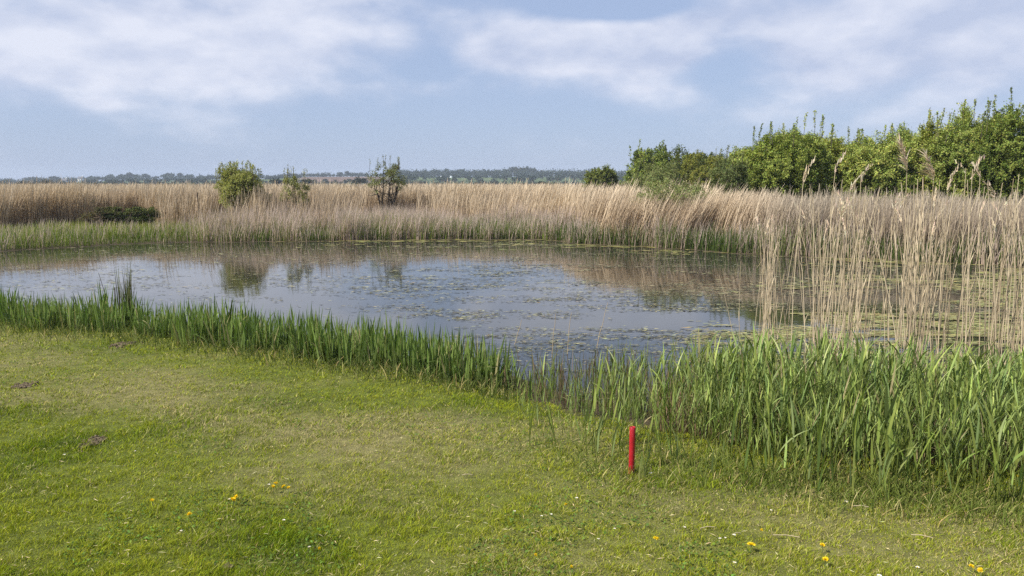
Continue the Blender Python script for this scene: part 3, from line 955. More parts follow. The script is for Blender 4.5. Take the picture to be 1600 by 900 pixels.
spots = reed_spots(1350)
spots.sort(key=lambda s: -s[1] if s[0] < 1620 else 0)
pos = np.array([at(px, py, -.1) for px, py in spots]); pos[:, 2] = ground_z(pos)
gs = Geo()
for i, ((px, py), P) in enumerate(zip(spots, pos)):
    fr = (py - back_line(px)) / (front_line(px) - back_line(px))
    s = R.uniform(.66, 1.06) * (1 - .42 * sstep(.6, 1.0, fr)) * np.interp(px, [800, 950, 1100, 1180], [.52, .68, .84, .93])
    k = R.integers(len(shoot_m)); a = R.uniform(0, 6.28)
    if i < 290:
        o = obj('green_reed', shoot_m[k], loc=P)
        o.rotation_euler = (R.normal(0, .09), R.normal(0, .09), a); o.scale = (s, s, s)
        z_ = 'thin stand beside the red stake' if px < 1120 else ('middle of the right-hand reeds' if px < 1380 else 'thick right end of the reeds')
        tag(o, f'leafy green reed shoot at the lawn side, in the {z_}', 'reed shoot', f'green reed shoots in the {z_}')
    else:
        ca, sa = math.cos(a), math.sin(a)
        for v, q, c in zip(shoot_g[k].V, shoot_g[k].Q, shoot_g[k].C):
            v2 = np.column_stack([v[:, 0] * ca - v[:, 1] * sa + v[:, 2] * R.normal(0, .001), v[:, 0] * sa + v[:, 1] * ca, v[:, 2]]) * s + P
            gs.V.append(v2); gs.C.append(c)
        # indices: keep the source's own local numbering
        for q in shoot_g[k].Q: gs.Q.append(np.asarray(q) + gs.n)
        gs.n += shoot_g[k].n
tag(obj('reed_thicket', gs.mesh('reed_thicket', M_BLADE)), kind='stuff')

# young reeds straying into the grass
YOUNG = [(828, 700, 1.25, 'lone young reed with pale drooping blades on the lawn edge left of the stake'), (842, 668, 1.0, None), (905, 706, 1.0, None), (918, 712, .9, None), (934, 722, 1.1, None),
         (955, 728, 1, None), (930, 700, 1.1, None), (1010, 735, .8, None), (1050, 738, 1.1, None), (1075, 745, 1, None), (1110, 752, .9, None), (1160, 758, 1.1, None), (1205, 765, 1., None), (1250, 762, 1.0, None),
         (1300, 770, 1.2, None), (1330, 778, 1.1, None), (1370, 780, 1.3, None), (1410, 786, 1.2, None), (1440, 790, 1.0, None), (1480, 792, 1.2, None), (1520, 796, 1.1, None), (1560, 800, 1.3, None), (1585, 804, 1.1, None), (1275, 785, .8, None), (1390, 800, .8, None)]
for _ in range(70):
    x_ = R.uniform(850, 1640) if R.random() < .35 else R.uniform(1180, 1640)
    YOUNG.append((x_, front_line(x_) + R.uniform(-30, 14), R.uniform(.8, 1.45), None))
for px, py, s, lab in YOUNG:
    P = at(px, py, 0); P[2] = ground_z(P[None])[0]
    o = obj('young_reed', small_m[R.integers(6)], loc=P); o.rotation_euler = (R.normal(0, .12), R.normal(0, .12), R.uniform(0, 6)); o.scale = (s, s, s)
    tag(o, lab or 'short young reed with spreading blades growing out of the rough lawn edge', 'young reed', None if lab else 'young reeds along the rough lawn edge')
P = at(1003, 752, 0); P[2] = ground_z(P[None])[0]
g = Geo(); n = 7
base = np.zeros((n, 3)); base[:, :2] = R.normal(0, .012, (n, 2))
g.add(*ribbons(base, R.uniform(.14, .26, n), np.full(n, .014), R.normal(0, .035, (n, 2)), R.uniform(0, PI, n), np.tile((.30, .30, .10), (n, 1)), np.tile((.15, .22, .06), (n, 1)), 4, 1.6))
tag(obj('iris_shoot', g.mesh('iris_shoot', M_BLADE), loc=P), 'small yellow-green shoot of upright blades just right of the red stake', 'shoot')

# thin emergent stems in the shallow water, dead litter at the reed feet
g = Geo(); n = 2700
px = R.uniform(765, 1180, n); py = R.uniform(585, 668, n)
P = np.array([at(a, b, WZ - .05) for a, b in zip(px, py)])
k = (fbm(P[:, 0] * 2.2, P[:, 1] * 2.2, 3) > .40) & (py < np.interp(px, [760, 850, 950, 1180], [625, 650, 672, 690]))
P = P[k]; px = px[k]; n = len(P)
h = R.uniform(.12, .62, n) * np.interp(px, [765, 900, 1180], [.7, .8, 1])
c = np.where(R.random((n, 1)) < .6, jit((0.14, 0.19, 0.05), n, .2), jit((0.14, 0.105, 0.06), n, .3))
g.add(*ribbons(P, h, R.uniform(.006, .013, n), R.normal(0, .07, (n, 2)) * h[:, None] * 2, R.uniform(0, PI, n), c * .8, c, 3, 1.4))
n = 5000
px = R.uniform(1020, 1800, n); py = R.uniform(0, 1, n); py = back_line(px) + py * (front_line(px) - 45 - back_line(px))
P = np.array([at(a, b, -.1) for a, b in zip(px, py)]); P[:, 2] = np.maximum(ground_z(P), WZ - .1) - .02
h = R.uniform(.12, .6, n); c = jit((0.28, 0.21, 0.125), n, .3)
g.add(*ribbons(P, h, R.uniform(.005, .009, n), R.normal(0, .12, (n, 2)) * h[:, None] * 1.6, R.uniform(0, PI, n), c * .6, c, 3, 1.4))
tag(obj('emergent_stems', g.mesh('emergent_stems', M_STRAW)), kind='stuff')

# ------------------------------------------------------------------ tall dry reeds of the near right bank
def cane(h, bow, plume=None, nl=3):
    """returns stem geometry and plume geometry"""
    t = np.linspace(0, 1, 9)
    ang = R.uniform(0, 6.28)
    kink = R.random() < .14 and not plume
    path = np.stack([bow * t ** 2 * math.cos(ang) + .012 * np.sin(t * 7 + ang), bow * t ** 2 * math.sin(ang), h * t - .15 * (1 - t)], 1)
    if kink:
        kk = R.integers(5, 8)
        path[kk + 1:, 2] = path[kk, 2] - (path[kk + 1:, 2] - path[kk, 2]) * .7
        path[kk + 1:, 0] += (np.arange(8 - kk) + 1) * .07 * R.choice([-1, 1])
    S = Geo()
    col = np.array(mix((0.40, 0.32, 0.21), (0.64, 0.54, 0.38), R.random()))
    v, q = tube(path, np.linspace(.0057, .0028, 9), 5); S.add(v, q, col)
    for k in range(nl):
        j = R.integers(3, 8); a = R.uniform(0, 6.28); L = R.uniform(.12, .34)
        b = path[j][None]
        S.add(*ribbons(b, np.array([L * R.uniform(.6, 1)]), np.array([.010]), np.array([[math.cos(a) * L * .25, math.sin(a) * L * .25]]), np.array([a + PI / 2]), col[None] * .95, col[None] * 1.05, 4, 1.4, .15))
    Pl = None
    if plume:
        Pl = Geo(); n, L, w, side = plume
        tt = R.random(n)
        b = path[-1][None] + np.array([[0.0, 0, -L * .45]]) + np.stack([side * .10 * tt ** 2, tt * 0, tt * L * .9], 1)
        b += R.normal(0, .006, (n, 3))
        ln = np.stack([side * w * R.uniform(.2, 1.0, n) + R.normal(0, w * .25, n), R.normal(0, w * .35, n)], 1) * (1 - .6 * tt)[:, None]
        c = jit((0.62, 0.52, 0.39), n, .15)
        Pl.add(*ribbons(b, L * R.uniform(.12, .42, n), R.uniform(.005, .010, n), ln, R.uniform(0, PI, n), c, c * 1.08, 4, 1.2, R.uniform(.0, .5, n)))
    return S, Pl


cane_m = [cane(R.uniform(2.05, 2.45), R.uniform(.02, .20), None, R.integers(1, 5))[0].mesh('dry_reed', M_STRAW) for _ in range(16)]
# narrow spent flower heads on part of them
cane_p = []
for _ in range(6):
    S, Pl = cane(R.uniform(2.1, 2.45), R.uniform(.03, .16), (26, .22, .035, R.choice([-1, 1])), 2)
    cane_p.append((S.mesh('stem', M_STRAW), Pl.mesh('seed_head', M_STRAW)))
cd = lambda px: np.interp(px, [1150, 1180, 1200, 1225, 1270, 1300, 1330, 1370, 1390, 1500, 1600, 1800], [.02, .35, .6, .2, .7, .9, .9, .55, .9, 1, .55, .5])
n_c = 0
CL = [(1186, 560, 5, 0), (1197, 572, 7, .02), (1268, 575, 7, 0), (1312, 585, 9, -.02)]
while len(CL) < 50:
    q_ = R.uniform(1150, 1740)
    if R.random() < cd(q_): CL.append((q_, R.uniform(548, 632), R.uniform(3, 13), R.normal(0, .05)))
while n_c < 288:
    if R.random() < .77:
        q_ = CL[R.integers(len(CL))]; px = q_[0] + R.normal(0, q_[2]); py = q_[1] + R.normal(0, 10); fan = q_[3]
    else:
        px = R.uniform(1160, 1740); py = R.uniform(545, 640); fan = 0
        if R.random() > cd(px): continue
    P = at(px, py, WZ); Pz = ground_z(P[None])[0]; P[2] = WZ - .12
    s = R.uniform(.86, 1.06) * np.interp(px, [1150, 1200, 1260, 1800], [.62, .93, 1, 1.02])
    if R.random() < .14:
        a, b = cane_p[R.integers(6)]
        o = empty('dry_reed', P); obj('stem', a, o); obj('seed_head', b, o)
        lab, gr = 'tall dry straw reed ending in a narrow faded seed head, right bank', 'tall dry reeds with narrow seed heads'
    else:
        o = obj('dry_reed', cane_m[R.integers(16)], loc=P)
        lab, gr = 'tall bare dry straw-coloured reed cane standing in the right bank reeds', 'bare tall dry reed canes of the right bank'
    o.rotation_euler = (R.normal(0, .055), R.normal(.02 + fan, .07), R.uniform(0, 6.28)); o.scale = (s, s, s)
    tag(o, lab, 'dry reed', gr)
    n_c += 1
PL = [(1420, 244, -6, (110, .34, .17, -1), 'dry reed with a big ragged plume streaming left, tallest of all'),
      (1462, 262, -14, (110, .28, .19, -1), 'dry reed with a broad fan-shaped plume, next right of the tallest'),
      (1508, 262, 8, (20, .14, .05, -1), 'dry reed whose thin tip is hooked over to the left'),
      (1519, 264, 0, (40, .24, .03, 1), 'dry reed with a narrow upright plume beside the hooked tip'),
      (1531, 266, 12, (46, .20, .045, -1), 'dry reed with a short club-like plume right of the narrow one'),
      (1254, 268, -16, (30, .26, .03, 1), 'slender dry reed with a narrow plume leaning right, furthest out over open water'),
      (1304, 255, -24, (26, .24, .025, 1), 'slanting slender dry reed topped by a thin pale plume'),
      (1346, 271, -18, (30, .20, .035, 1), 'dry reed with a small greenish pointed plume over the dark shrubs'),
      (1327, 288, -6, (24, .18, .06, 1), 'dry reed whose top arches over in a crook to the right'),
      (1482, 283, -4, (44, .26, .045, 1), 'shorter dry reed with a drooping dense plume between the fan and hook'),
      (1552, 297, 6, (40, .16, .10, -1), 'low dry reed with a tattered forked plume near the right edge')]
for px, ty, off, plm, lab in PL:
    d = R.uniform(7.4, 9.0)
    top = at_y(px, ty, d)
    b = at_y(px + off, 450, d); b[2] = WZ - .15
    h = top[2] - b[2]
    st_ = random.getstate()
    S, Pl = cane(h, .01, plm, 3)
    o = empty('plumed_reed', b)
    obj('stem', S.mesh('stem', M_STRAW), o); obj('seed_head', Pl.mesh('seed_head', M_STRAW), o)
    o.rotation_euler = (0, math.atan2(top[0] - b[0], h), 0)
    tag(o, lab, 'plumed reed')
# a few stray canes leaning over the open water
for px, ty, px2, by, lab in ((950, 472, 930, 545, 'pale broken reed cane leaning right over the open water by the shallows'), (868, 490, 862, 560, 'thin dry cane upright in the shallows left of the leaning cane'),
                             (893, 488, 885, 555, 'thin dry cane in the shallows next to the leaning cane'), (815, 500, 800, 540, 'faint dry cane leaning right beyond the end of the iris strip')):
    b = at(px2, by, WZ - .02); t_ = at_y(px, ty, b[1])
    v, q = tube(grow_path(b - (0, 0, .1), t_, 6, 0, .03), np.linspace(.006, .003, 6), 5)
    tag(obj('dry_cane', mesh_np('dry_cane', v, q, np.tile((.44, .36, .24), (len(v), 1)), M_STRAW)), lab, 'cane')

# ------------------------------------------------------------------ lawn grass
def lawn_points(n, pa, pb, ya, yb, wz=0.0):
    px = R.uniform(pa, pb, n); py = ya + (yb - ya) * R.random(n)
    a, b = (px - 800) / F, (450 - py) / F
    y, dz = CP + b * SP, -SP + b * CP
    t = -EYE / dz
    P = np.stack([a * t, y * t, np.zeros(n)], 1)
    return P, px, py


GA, GB, GS = np.array((0.275, 0.305, 0.022)), np.array((0.130, 0.190, 0.008)), np.array((0.44, 0.385, 0.16))
g = Geo()
P, px, py = lawn_points(430000, -350, 1950, 512, 1010)
d = pond_dist(P)
k = d > 0.25
P, px, py, d = P[k], px[k], py[k], d[k]
n = len(P)
P[:, 2] = ground_z(P, d) - .004
st, lu = lawn_fields(P[:, 0], P[:, 1])
tuft = fbm(P[:, 0] * 5, P[:, 1] * 5, 3)
tuft2 = fbm(P[:, 0] * 9 + 4, P[:, 1] * 14, 2)
h = R.uniform(.016, .032, n) * (.55 + 1.15 * sstep(.3, .75, tuft2 * .55 + tuft * .45)) * (1 + .55 * lu - .3 * st)
dist = np.linalg.norm(P[:, :2], axis=1)
w = R.uniform(.0028, .0048, n) * np.clip(dist / 5.5, .8, 2.4)
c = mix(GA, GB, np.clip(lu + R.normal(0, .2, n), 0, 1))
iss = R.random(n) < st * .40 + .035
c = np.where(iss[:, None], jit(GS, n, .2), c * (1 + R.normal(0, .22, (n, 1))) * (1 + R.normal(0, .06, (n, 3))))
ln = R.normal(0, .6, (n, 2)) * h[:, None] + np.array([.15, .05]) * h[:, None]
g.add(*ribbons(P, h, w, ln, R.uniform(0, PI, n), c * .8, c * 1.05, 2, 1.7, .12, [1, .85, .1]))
# rough longer grass at the lawn edge and under the reeds
P, px, py = lawn_points(60000, 700, 1950, 600, 830)
fl = front_line(px)
prob = np.exp(-((py - fl - 2) / 26) ** 2) * sstep(780, 930, px) * np.interp(px, [930, 1100, 1250], [.45, .6, 1])
k = (R.random(len(px)) < prob)
P, px, py = P[k], px[k], py[k]
d = pond_dist(P); k = d > .02; P, d, px = P[k], d[k], px[k]
n = len(P); P[:, 2] = ground_z(P, d) - .01
h = R.uniform(.04, .16, n) * (.5 + fbm(P[:, 0] * 3, P[:, 1] * 3, 3))
c = mix((0.09, 0.135, 0.022), (0.19, 0.225, 0.055), R.random(n)); c = np.where((R.random(n) < .15)[:, None], jit(GS * .9, n, .2), c)
ln = R.normal(0, .45, (n, 2)) * h[:, None]
g.add(*ribbons(P, h, R.uniform(.004, .007, n), ln, R.uniform(0, PI, n), c * .8, c, 3, 1.8, .15))
# the same along the iris strip
P, px, py = lawn_points(26000, -200, 830, 505, 625)
ee = np.interp(px, ex, ey)
k = (R.random(len(px)) < np.exp(-((py - ee + 6) / 12) ** 2))
P = P[k]; d = pond_dist(P); k = d > .02; P, d = P[k], d[k]
n = len(P); P[:, 2] = ground_z(P, d) - .01
h = R.uniform(.04, .20, n)
c = mix((0.07, 0.10, 0.022), (0.15, 0.18, 0.05), R.random(n)); c = np.where((R.random(n) < .22)[:, None], jit(GS * .8, n, .25), c)
g.add(*ribbons(P, h, R.uniform(.006, .01, n), R.normal(0, .45, (n, 2)) * h[:, None], R.uniform(0, PI, n), c * .8, c, 3, 1.8, .15))
# clover and plantain leaves, bits of thatch
P, px, py = lawn_points(26000, -300, 1900, 560, 1000)
k = (fbm(P[:, 0] * 1.6 + 9, P[:, 1] * 1.6, 3) > .56) & (pond_dist(P) > .5)
P = P[k]; n = len(P); P[:, 2] = ground_z(P) + R.uniform(.006, .022, n)
a = R.uniform(0, 2 * PI, n)
g.add(*leaves(P, np.stack([np.cos(a), np.sin(a), R.uniform(.1, .7, n)], 1), R.uniform(.012, .034, n), R.uniform(.009, .018, n), jit((0.095, 0.155, 0.03), n, .3), .1, np.tile((0, 0, 1.0), (n, 1))))
P, px, py = lawn_points(3200, -300, 1900, 540, 1000)
k = pond_dist(P) > .4; P = P[k]; n = len(P); P[:, 2] = ground_z(P) + R.uniform(.012, .03, n)
a = R.uniform(0, 2 * PI, n)
g.add(*leaves(P, np.stack([np.cos(a), np.sin(a), R.normal(0, .2, n)], 1), R.uniform(.02, .06, n), R.uniform(.003, .005, n), jit((0.5, 0.43, 0.24), n, .25), .1, np.tile((0, 0, 1.0), (n, 1))))
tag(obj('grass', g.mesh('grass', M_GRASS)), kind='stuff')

# ------------------------------------------------------------------ red stake
P = at(986.5, 741, 0); P[2] = ground_z(P[None])[0]
top = at_y(987, 667, P[1])
H = top[2] - P[2]
ro, ri = .0225, .0175
an = np.arange(28) * 2 * PI / 28
prof = [(ro, -.15), (ro, H * .3), (ro, H * .7), (ro, H - .003), (ro - .0015, H), (ri + .001, H), (ri, H - .003), (ri, H * .3)]
V = np.array([[rr * math.cos(a), rr * math.sin(a), z] for rr, z in prof for a in an])
Q = [(k * 28 + j, k * 28 + (j + 1) % 28, (k + 1) * 28 + (j + 1) % 28, (k + 1) * 28 + j) for k in range(len(prof) - 1) for j in range(28)]
r = empty('marker_stake', P); r.rotation_euler = (0.0, 0.004, 0)
obj('tube', mesh_np('tube', V, Q, np.full((len(V), 3), .5), M_RED, True), r)
# dried mud splashed on the foot of the stake
G_ = Geo()
for k in range(130):
    a = R.uniform(0, 2 * PI); z = abs(R.normal(0, .045)) + .004; s = R.uniform(.0015, .005)
    m = 5
    bb = np.arange(m) * 2 * PI / m
    da = s * np.cos(bb) * R.uniform(.7, 1.2, m) / ro; dz_ = s * np.sin(bb) * R.uniform(.7, 1.4, m)
    vv = np.stack([(ro + .0012) * np.cos(a + da), (ro + .0012) * np.sin(a + da), z + dz_], 1)
    G_.add(vv, [(0, 1, 2, 3), (0, 3, 4, 4)], .2)
Vm = np.concatenate(G_.V)
me = bpy.data.meshes.new('mud_splash'); me.from_pydata([tuple(v) for v in Vm], [], [tuple(range(i * 5, i * 5 + 5)) for i in range(130)]); me.materials.append(M_MUDDY)
obj('mud_splash', me, r)
tag(r, 'short hollow red plastic stake standing in the lawn edge by the reeds', 'stake')

# ------------------------------------------------------------------ bare soil scrapes and clods on the lawn
def soil(px, py, rx, ry, n, label, col=1.0):
    P = at(px, py, 0); P[2] = ground_z(P[None])[0]
    V, Fc = [], []
    for k in range(n):
        cx, cy = R.normal(0, rx * .5), R.normal(0, ry * .5)
        s = R.uniform(.004, .014)
        st = len(V)
        for i in range(3):
            for j in range(7):
                a = j * 2 * PI / 7
                rr = [1, .75, .3][i] * s * R.uniform(.7, 1.3) * 1.5
                V.append((cx + rr * math.cos(a), cy + rr * math.sin(a), [-.006, s * .7, s * 1.1][i] * R.uniform(.8, 1.2) + .012))
        for i in range(2):
            for j in range(7): Fc.append((st + i * 7 + j, st + i * 7 + (j + 1) % 7, st + (i + 1) * 7 + (j + 1) % 7, st + (i + 1) * 7 + j))
        Fc.append(tuple(st + 14 + j for j in range(7)))
    st = len(V); m = 22
    V.append((0, 0, .014))
    for ring, hz_ in ((.55, .013), (1.0, .004)):
        for j in range(m):
            a = j * 2 * PI / m; q_ = ring * R.uniform(.75, 1.2)
            V.append((rx * q_ * math.cos(a), ry * q_ * math.sin(a), hz_ + R.uniform(-.003, .004)))
    for j in range(m):
        a_, b_ = st + 1 + j, st + 1 + (j + 1) % m
        Fc.append((st, a_, b_)); Fc.append((a_, a_ + m, b_ + m, b_))
    me = bpy.data.meshes.new('soil_patch'); me.from_pydata(V, [], Fc); me.materials.append(M_SOIL)
    tag(obj('soil_patch', me, loc=P), label, 'soil patch')


soil(147, 691, .075, .16, 70, 'grey-brown scrape of crumbly bare soil in the open left lawn')
soil(38, 603, .11, .12, 40, 'low dark scrape of soil in the pale band of the left lawn')
soil(193, 539, .16, .16, 70, 'wide bare soil strip at the foot of the iris strip')
soil(357, 883, .022, .025, 12, 'small dark clod of earth nearest the camera')

# dry straws lying on the grass
for k, (px, py, L, a) in enumerate(((1228, 841, .16, -.15), (1105, 829, .10, .25), (1345, 797, .10, -.1), (1440, 842, .12, -.3), (730, 748, .08, .2), (1150, 838, .07, .5))):
    P = at(px, py, 0); P[2] = ground_z(P[None])[0] + .03
    v, q = tube([(-L / 2 * math.cos(a), -L / 2 * math.sin(a), 0), (0, 0, .006), (L / 2 * math.cos(a), L / 2 * math.sin(a), -.003)], .0028, 5)
    labs = ['longest pale dry stalk lying in the grass between the dandelions', 'pale dry stalk lying up-lawn of the biggest dandelion', 'pale dry stalk lying just below the right reeds', 'dry stalk lying alone on the right lawn',
            'dry stalk lying in the pale mown patch left of the stake', 'short slanting dry stalk lying near the biggest dandelion']
    tag(obj('dry_stalk', mesh_np('dry_stalk', v, q, np.tile((.5, .42, .28), (len(v), 1)), M_STRAW), loc=P), labs[k], 'dry stalk')

# ------------------------------------------------------------------ dandelions and daisies
def dandelion_mesh(r):
    g = Geo(); n = 90
    a = R.uniform(0, 2 * PI, n); ring = R.random(n) ** .6
    el = (1 - ring) * 1.25 + .12
    D = np.stack([np.cos(a) * np.cos(el), np.sin(a) * np.cos(el), np.sin(el)], 1)
    P = D * r * .12
    c = mix((0.86, 0.60, 0.008), (0.90, 0.72, 0.03), R.random(n))
    g.add(*leaves(P, D, r * (.7 + .3 * ring), r * .26, c, .05))
    return g.mesh('flower_head', M_PETAL)


def rosette():
    g = Geo(); n = 8
    a = np.arange(n) * 2 * PI / n + R.uniform(-.3, .3, n)
    D = np.stack([np.cos(a), np.sin(a), np.full(n, .25)], 1)
    g.add(*leaves(np.zeros((n, 3)) + (0, 0, .004), D, R.uniform(.035, .06, n), .015, jit((.11, .17, .035), n, .15), .2))
    return g.mesh('leaf_rosette', M_LEAF)


fl_m = [dandelion_mesh(.020) for _ in range(3)]; ros_m = rosette()
sv, sq = tube([(0, 0, -.02), (.002, 0, .03), (0, 0, .055)], .0022, 5)
stem_m = mesh_np('stem', sv, sq, np.tile((.16, .2, .08), (len(sv), 1)), M_LEAF)
DAND = [(238, 784, .8, 'dandelion alone at the left end of the left lawn group'), (296, 804, .85, 'dandelion nearest the camera in the left lawn'), (364, 782, 1.15, 'bright wide dandelion above the one nearest the camera, left lawn'),
        (369, 778, .8, 'small dandelion touching the wide bright one'),
        (427, 762, .8, 'dandelion at the left of the close group of four'), (431, 757, .9, 'top dandelion of the close group of four'), (443, 762, .85, 'third dandelion along in the close group of four'), (451, 764, .8, 'dandelion at the right of the close group of four'),
        (1025, 841, 1.0, 'lone dandelion on the right lawn below the red stake'), (1174, 849, 1.35, 'largest dandelion on the right lawn, facing the camera'), (1190, 828, .5, 'tiny orange dandelion bud above the largest dandelion'),
        (1285, 849, .9, 'dandelion to the right of the largest one'), (1290, 870, 1.0, 'dandelion lying low just below its neighbour on the right lawn'), (1518, 884, .8, 'dandelion at the left of the right corner pair'), (1532, 890, .85, 'dandelion at the right of the right corner pair'),
        (1592, 746, .8, 'dandelion under the reeds at the right picture edge'), (1526, 735, .6, 'small dandelion half hidden among the reed feet'), (884, 790, .5, 'tiny orange dandelion bud below the red stake'), (499, 858, .4, 'tiny dandelion bud alone in the dark lawn'),
        (837, 871, .5, 'small dandelion bud at the bottom middle of the lawn'), (893, 889, .4, 'tiny dandelion bud near the bottom edge')]
for px, py, s, lab in DAND:
    P = at(px, py, .045); P[2] = 0
    P[2] = ground_z(P[None])[0]
    r = empty('dandelion', P, R.uniform(0, 6)); r.scale = (s, s, 1)
    f = obj('flower_head', fl_m[R.integers(3)], r, (0, 0, .052)); f.rotation_euler = (R.normal(0.25, .2), R.normal(0, .2), 0)
    obj('stem', stem_m, r)
    tag(r, lab, 'dandelion')
n = 14
a = np.arange(n) * 2 * PI / n
D = np.stack([np.cos(a), np.sin(a), np.full(n, .3)], 1)
v, q, c = leaves(D * .002, D, .009, .0045, np.tile((.8, .8, .78), (n, 1)), .05)
pet_m = mesh_np('petals', v, q, c, M_PETAL)
v, q = tube([(0, 0, 0), (0, 0, .0025), (0, 0, .004)], [.0035, .003, .001], 7)
eye_m = mesh_np('flower_centre', v, q, np.tile((.7, .5, .03), (len(v), 1)), M_PETAL)
DAIS = [(1016, 742, 1.3, 'white daisy right beside the foot of the red stake'), (901, 779, 1.1, 'daisy on the lawn down from the stake'), (804, 799, .9, None), (846, 807, .9, None), (861, 804, .9, None), (1322, 785, 1.3, 'daisy just below the right reeds'),
        (1147, 834, 1.0, None), (1070, 823, .9, None), (1125, 839, 1.0, None), (1133, 838, .8, None), (1374, 895, 1.5, 'daisy at the bottom right edge of the lawn'), (1434, 883, 1.1, None), (100, 711, 1.1, 'daisy beside the grey-brown soil scrape'), (211, 706, .9, None),
        (283, 828, .9, None), (443, 812, 1.1, 'pale daisy below the close group of dandelions'), (483, 854, .9, None), (935, 842, .8, None), (1148, 876, 1.0, None), (1205, 797, .9, None), (960, 826, .8, None), (420, 758, .9, None), (358, 781, .9, None)]
for px, py, s, lab in DAIS:
    P = at(px, py, .04); P[2] = ground_z(P[None])[0]
    r = empty('daisy', P, R.uniform(0, 6))
    f = obj('petals', pet_m, r, (0, 0, .045)); e = obj('flower_centre', eye_m, r, (0, 0, .045))
    f.scale = (s, s, s); e.scale = (s, s, s)
    st_ = obj('stem', stem_m, r); st_.scale = (.5, .5, .85)
    tag(r, lab or 'tiny white daisy open in the short grass of the foreground lawn', 'daisy', None if lab else 'small daisies scattered over the lawn')

# ------------------------------------------------------------------ air
me = bpy.data.meshes.new('haze')
x0, x1, y0, y1, z0, z1 = xs[0] - 5, xs[-1] + 5, ys[0] - 5, ys[-1] + 5, -2.0, 27
V = [(x, y, z) for x in (x0, x1) for y in (y0, y1) for z in (z0, z1)]
me.from_pydata(V, [], [(0, 1, 3, 2), (4, 6, 7, 5), (0, 4, 5, 1), (2, 3, 7, 6), (0, 2, 6, 4), (1, 5, 7, 3)])
hm, nt, N, L = new_mat('haze')
out = N('ShaderNodeOutputMaterial'); pv = N('ShaderNodeVolumePrincipled')
pv.inputs['Color'].default_value = (0.72, 0.84, 1.0, 1); pv.inputs['Density'].default_value = 0.00028; pv.inputs['Anisotropy'].default_value = 0.0
L(pv.outputs[0], out.inputs['Volume'])
me.materials.append(hm)
tag(obj('haze', me), kind='stuff')

# ------------------------------------------------------------------ light and sky
SUN_EL, SUN_AZ = math.radians(46), math.radians(-118)      # azimuth from +Y (view direction), negative = left
sd = bpy.data.lights.new('sun', 'SUN'); sd.energy = 5.0; sd.angle = math.radians(0.6); sd.color = (1.0, 0.94, 0.84)
so = bpy.data.objects.new('sun', sd); COL.objects.link(so)
to_sun = Vector((math.sin(SUN_AZ) * math.cos(SUN_EL), math.cos(SUN_AZ) * math.cos(SUN_EL), math.sin(SUN_EL)))
so.rotation_euler = to_sun.to_track_quat('Z', 'Y').to_euler()
so.location = (0, 0, 50)

w = bpy.data.worlds.new('World'); scene.world = w; w.use_nodes = True
nt = w.node_tree
for n_ in list(nt.nodes): nt.nodes.remove(n_)
N, L = nt.nodes.new, nt.links.new
out = N('ShaderNodeOutputWorld'); bg = N('ShaderNodeBackground'); bg.inputs['Strength'].default_value = 0.10
L(bg.outputs[0], out.inputs['Surface'])
sky = N('ShaderNodeTexSky'); sky.sky_type = 'NISHITA'; sky.sun_disc = False
sky.sun_elevation = SUN_EL; sky.sun_rotation = SUN_AZ; sky.air_density = 1.0; sky.dust_density = 1.0; sky.ozone_density = 2.0
tc = N('ShaderNodeTexCoord'); sx = N('ShaderNodeSeparateXYZ'); L(tc.outputs['Generated'], sx.inputs[0])


def math_(op, a, b=None, c=None):
    n_ = N('ShaderNodeMath'); n_.operation = op
    for i, v in enumerate((a, b, c)):
        if v is None: continue
        if isinstance(v, (int, float)): n_.inputs[i].default_value = v
        else: L(v, n_.inputs[i])
    return n_.outputs[0]


az = math_('ARCTAN2', sx.outputs[0], sx.outputs[1])
el = math_('ARCSINE', sx.outputs[2])
cx = N('ShaderNodeCombineXYZ'); L(az, cx.inputs[0]); L(math_('MULTIPLY', el, 2.0), cx.inputs[1])


def noise(scale, detail, rough, dx=0.0, dist=0.0, dup=0.0):
    m_ = N('ShaderNodeVectorMath'); m_.operation = 'ADD'; L(cx.outputs[0], m_.inputs[0]); m_.inputs[1].default_value = (dx, dx * .7 + dup, dx * .3)
    n_ = N('ShaderNodeTexNoise'); n_.inputs['Scale'].default_value = scale; n_.inputs['Detail'].default_value = detail; n_.inputs['Roughness'].default_value = rough
    n_.inputs['Distortion'].default_value = dist
    L(m_.outputs[0], n_.inputs['Vector'])
    return n_.outputs['Fac']


n_a = noise(5.5, 7, .5, 2.1, .15)
n_b = noise(15, 6, .55, 7.7, .1)
n_c1 = noise(9, 6, .52, 4.4, .15)
n_c2 = noise(9, 6, .52, 4.4, .15, .035)


def blob(px, py, sxp, syp, k):
    a0 = math.atan((px - 800) / F); e0 = math.atan((HORIZON - py) / F) * math.cos(a0)
    da = math_('MULTIPLY', math_('SUBTRACT', az, a0), F / sxp); de = math_('MULTIPLY', math_('SUBTRACT', el, e0), F / syp)
    r2 = math_('ADD', math_('MULTIPLY', da, da), math_('MULTIPLY', de, de))
    return math_('MULTIPLY', math_('EXPONENT', math_('MULTIPLY', r2, -1.0)), k)


def total(*bl):
    s = bl[0]
    for b in bl[1:]: s = math_('ADD', s, b)
    return s


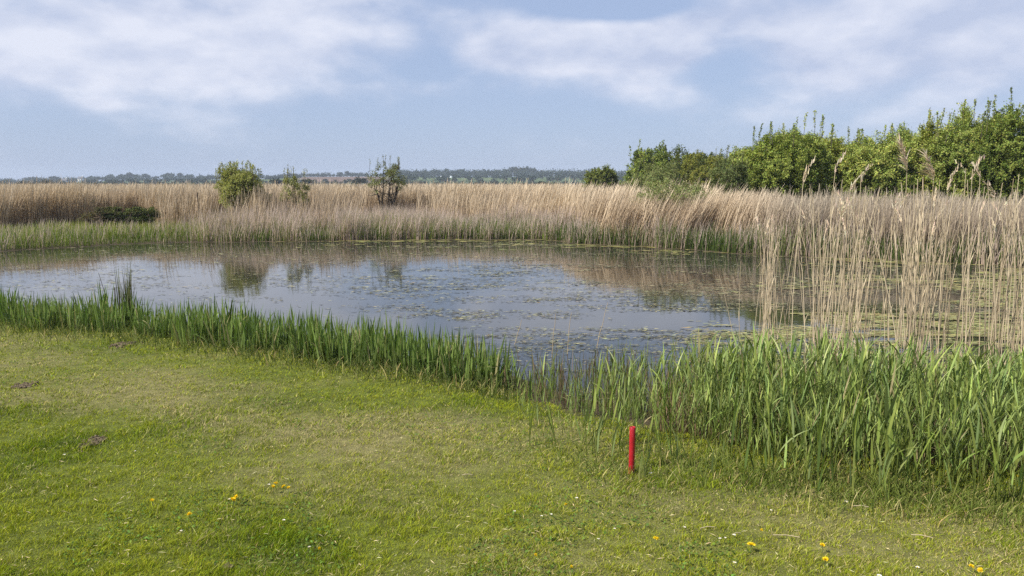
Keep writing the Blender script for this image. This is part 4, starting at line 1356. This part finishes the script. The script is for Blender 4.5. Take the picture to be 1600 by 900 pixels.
cov = total(blob(915, 80, 150, 40, .95), blob(800, 92, 90, 26, .5), blob(1010, 95, 80, 24, .4), blob(965, 22, 120, 20, -.6), blob(60, 85, 240, 65, .72), blob(330, 88, 190, 48, .48), blob(500, 30, 300, 65, .48), blob(1100, 25, 90, 40, .42), blob(1290, 70, 260, 75, .44), blob(1540, 40, 260, 90, .46),
            blob(640, 150, 160, 22, .12), blob(985, 145, 90, 16, .22), blob(185, 166, 40, 10, .2), blob(675, 142, 50, 14, .15),
            blob(985, 18, 70, 26, -.30), blob(1115, 100, 60, 55, -.45), blob(690, 100, 50, 40, -.25), blob(830, 22, 120, 16, -.1), blob(230, 108, 30, 14, -.15), blob(690, 75, 40, 22, -.12))
high = N('ShaderNodeMapRange'); high.interpolation_type = 'SMOOTHSTEP'                  # general cover overhead, beyond the frame
L(el, high.inputs[0]); high.inputs['From Min'].default_value = .2; high.inputs['From Max'].default_value = .6; high.inputs['To Min'].default_value = 0; high.inputs['To Max'].default_value = .22
dens = math_('ADD', math_('ADD', cov, high.outputs[0]), math_('ADD', math_('ADD', math_('MULTIPLY', math_('SUBTRACT', n_a, .5), .75), math_('MULTIPLY', math_('SUBTRACT', n_c1, .5), .6)), math_('MULTIPLY', math_('SUBTRACT', n_b, .5), .28)))
cl = N('ShaderNodeMapRange'); cl.interpolation_type = 'SMOOTHSTEP'; L(dens, cl.inputs[0]); cl.inputs['From Min'].default_value = .01; cl.inputs['From Max'].default_value = .56
# veil: thin high haze over all the sky
veil = N('ShaderNodeMix'); veil.data_type = 'RGBA'; veil.inputs[0].default_value = 0.72
skd = N('ShaderNodeVectorMath'); skd.operation = 'SCALE'; skd.inputs['Scale'].default_value = 0.75; L(sky.outputs[0], skd.inputs[0]); L(skd.outputs[0], veil.inputs[6]); veil.inputs[7].default_value = (2.75, 3.42, 5.05, 1)
# cloud tone: brighter where thick and lit, greyer low
tone = N('ShaderNodeMix'); tone.data_type = 'RGBA'
tmr = N('ShaderNodeMapRange'); L(math_('ADD', n_a, math_('MULTIPLY', n_b, .6)), tmr.inputs[0]); tmr.inputs['From Min'].default_value = .55; tmr.inputs['From Max'].default_value = 1.05
side = N('ShaderNodeMapRange'); L(az, side.inputs[0]); side.inputs['From Min'].default_value = -.6; side.inputs['From Max'].default_value = .6; side.inputs['To Min'].default_value = .22; side.inputs['To Max'].default_value = -.25
L(math_('ADD', math_('ADD', tmr.outputs[0], side.outputs[0]), math_('ADD', math_('ADD', blob(925, 66, 140, 32, .6), blob(80, 80, 220, 60, .3)), math_('MULTIPLY', math_('SUBTRACT', n_c1, n_c2), 2.0))), tone.inputs[0]); tone.inputs[6].default_value = (3.4, 3.85, 5.05, 1); tone.inputs[7].default_value = (5.2, 5.4, 6.15, 1)
mixc = N('ShaderNodeMix'); mixc.data_type = 'RGBA'
L(math_('MULTIPLY', cl.outputs[0], .9), mixc.inputs[0]); L(veil.outputs[2], mixc.inputs[6]); L(tone.outputs[2], mixc.inputs[7])
L(mixc.outputs[2], bg.inputs['Color'])

# ------------------------------------------------------------------ render settings
scene.render.engine = 'CYCLES'
scene.view_settings.view_transform = 'Standard'
scene.view_settings.look = 'None'
scene.view_settings.exposure = 0.65
scene.view_settings.gamma = 1.0
scene.view_settings.use_curve_mapping = False
cy = scene.cycles
cy.max_bounces = 5; cy.diffuse_bounces = 2; cy.glossy_bounces = 2; cy.transmission_bounces = 2; cy.transparent_max_bounces = 4; cy.volume_bounces = 0
cy.use_denoising = False
cy.sample_clamp_indirect = 6
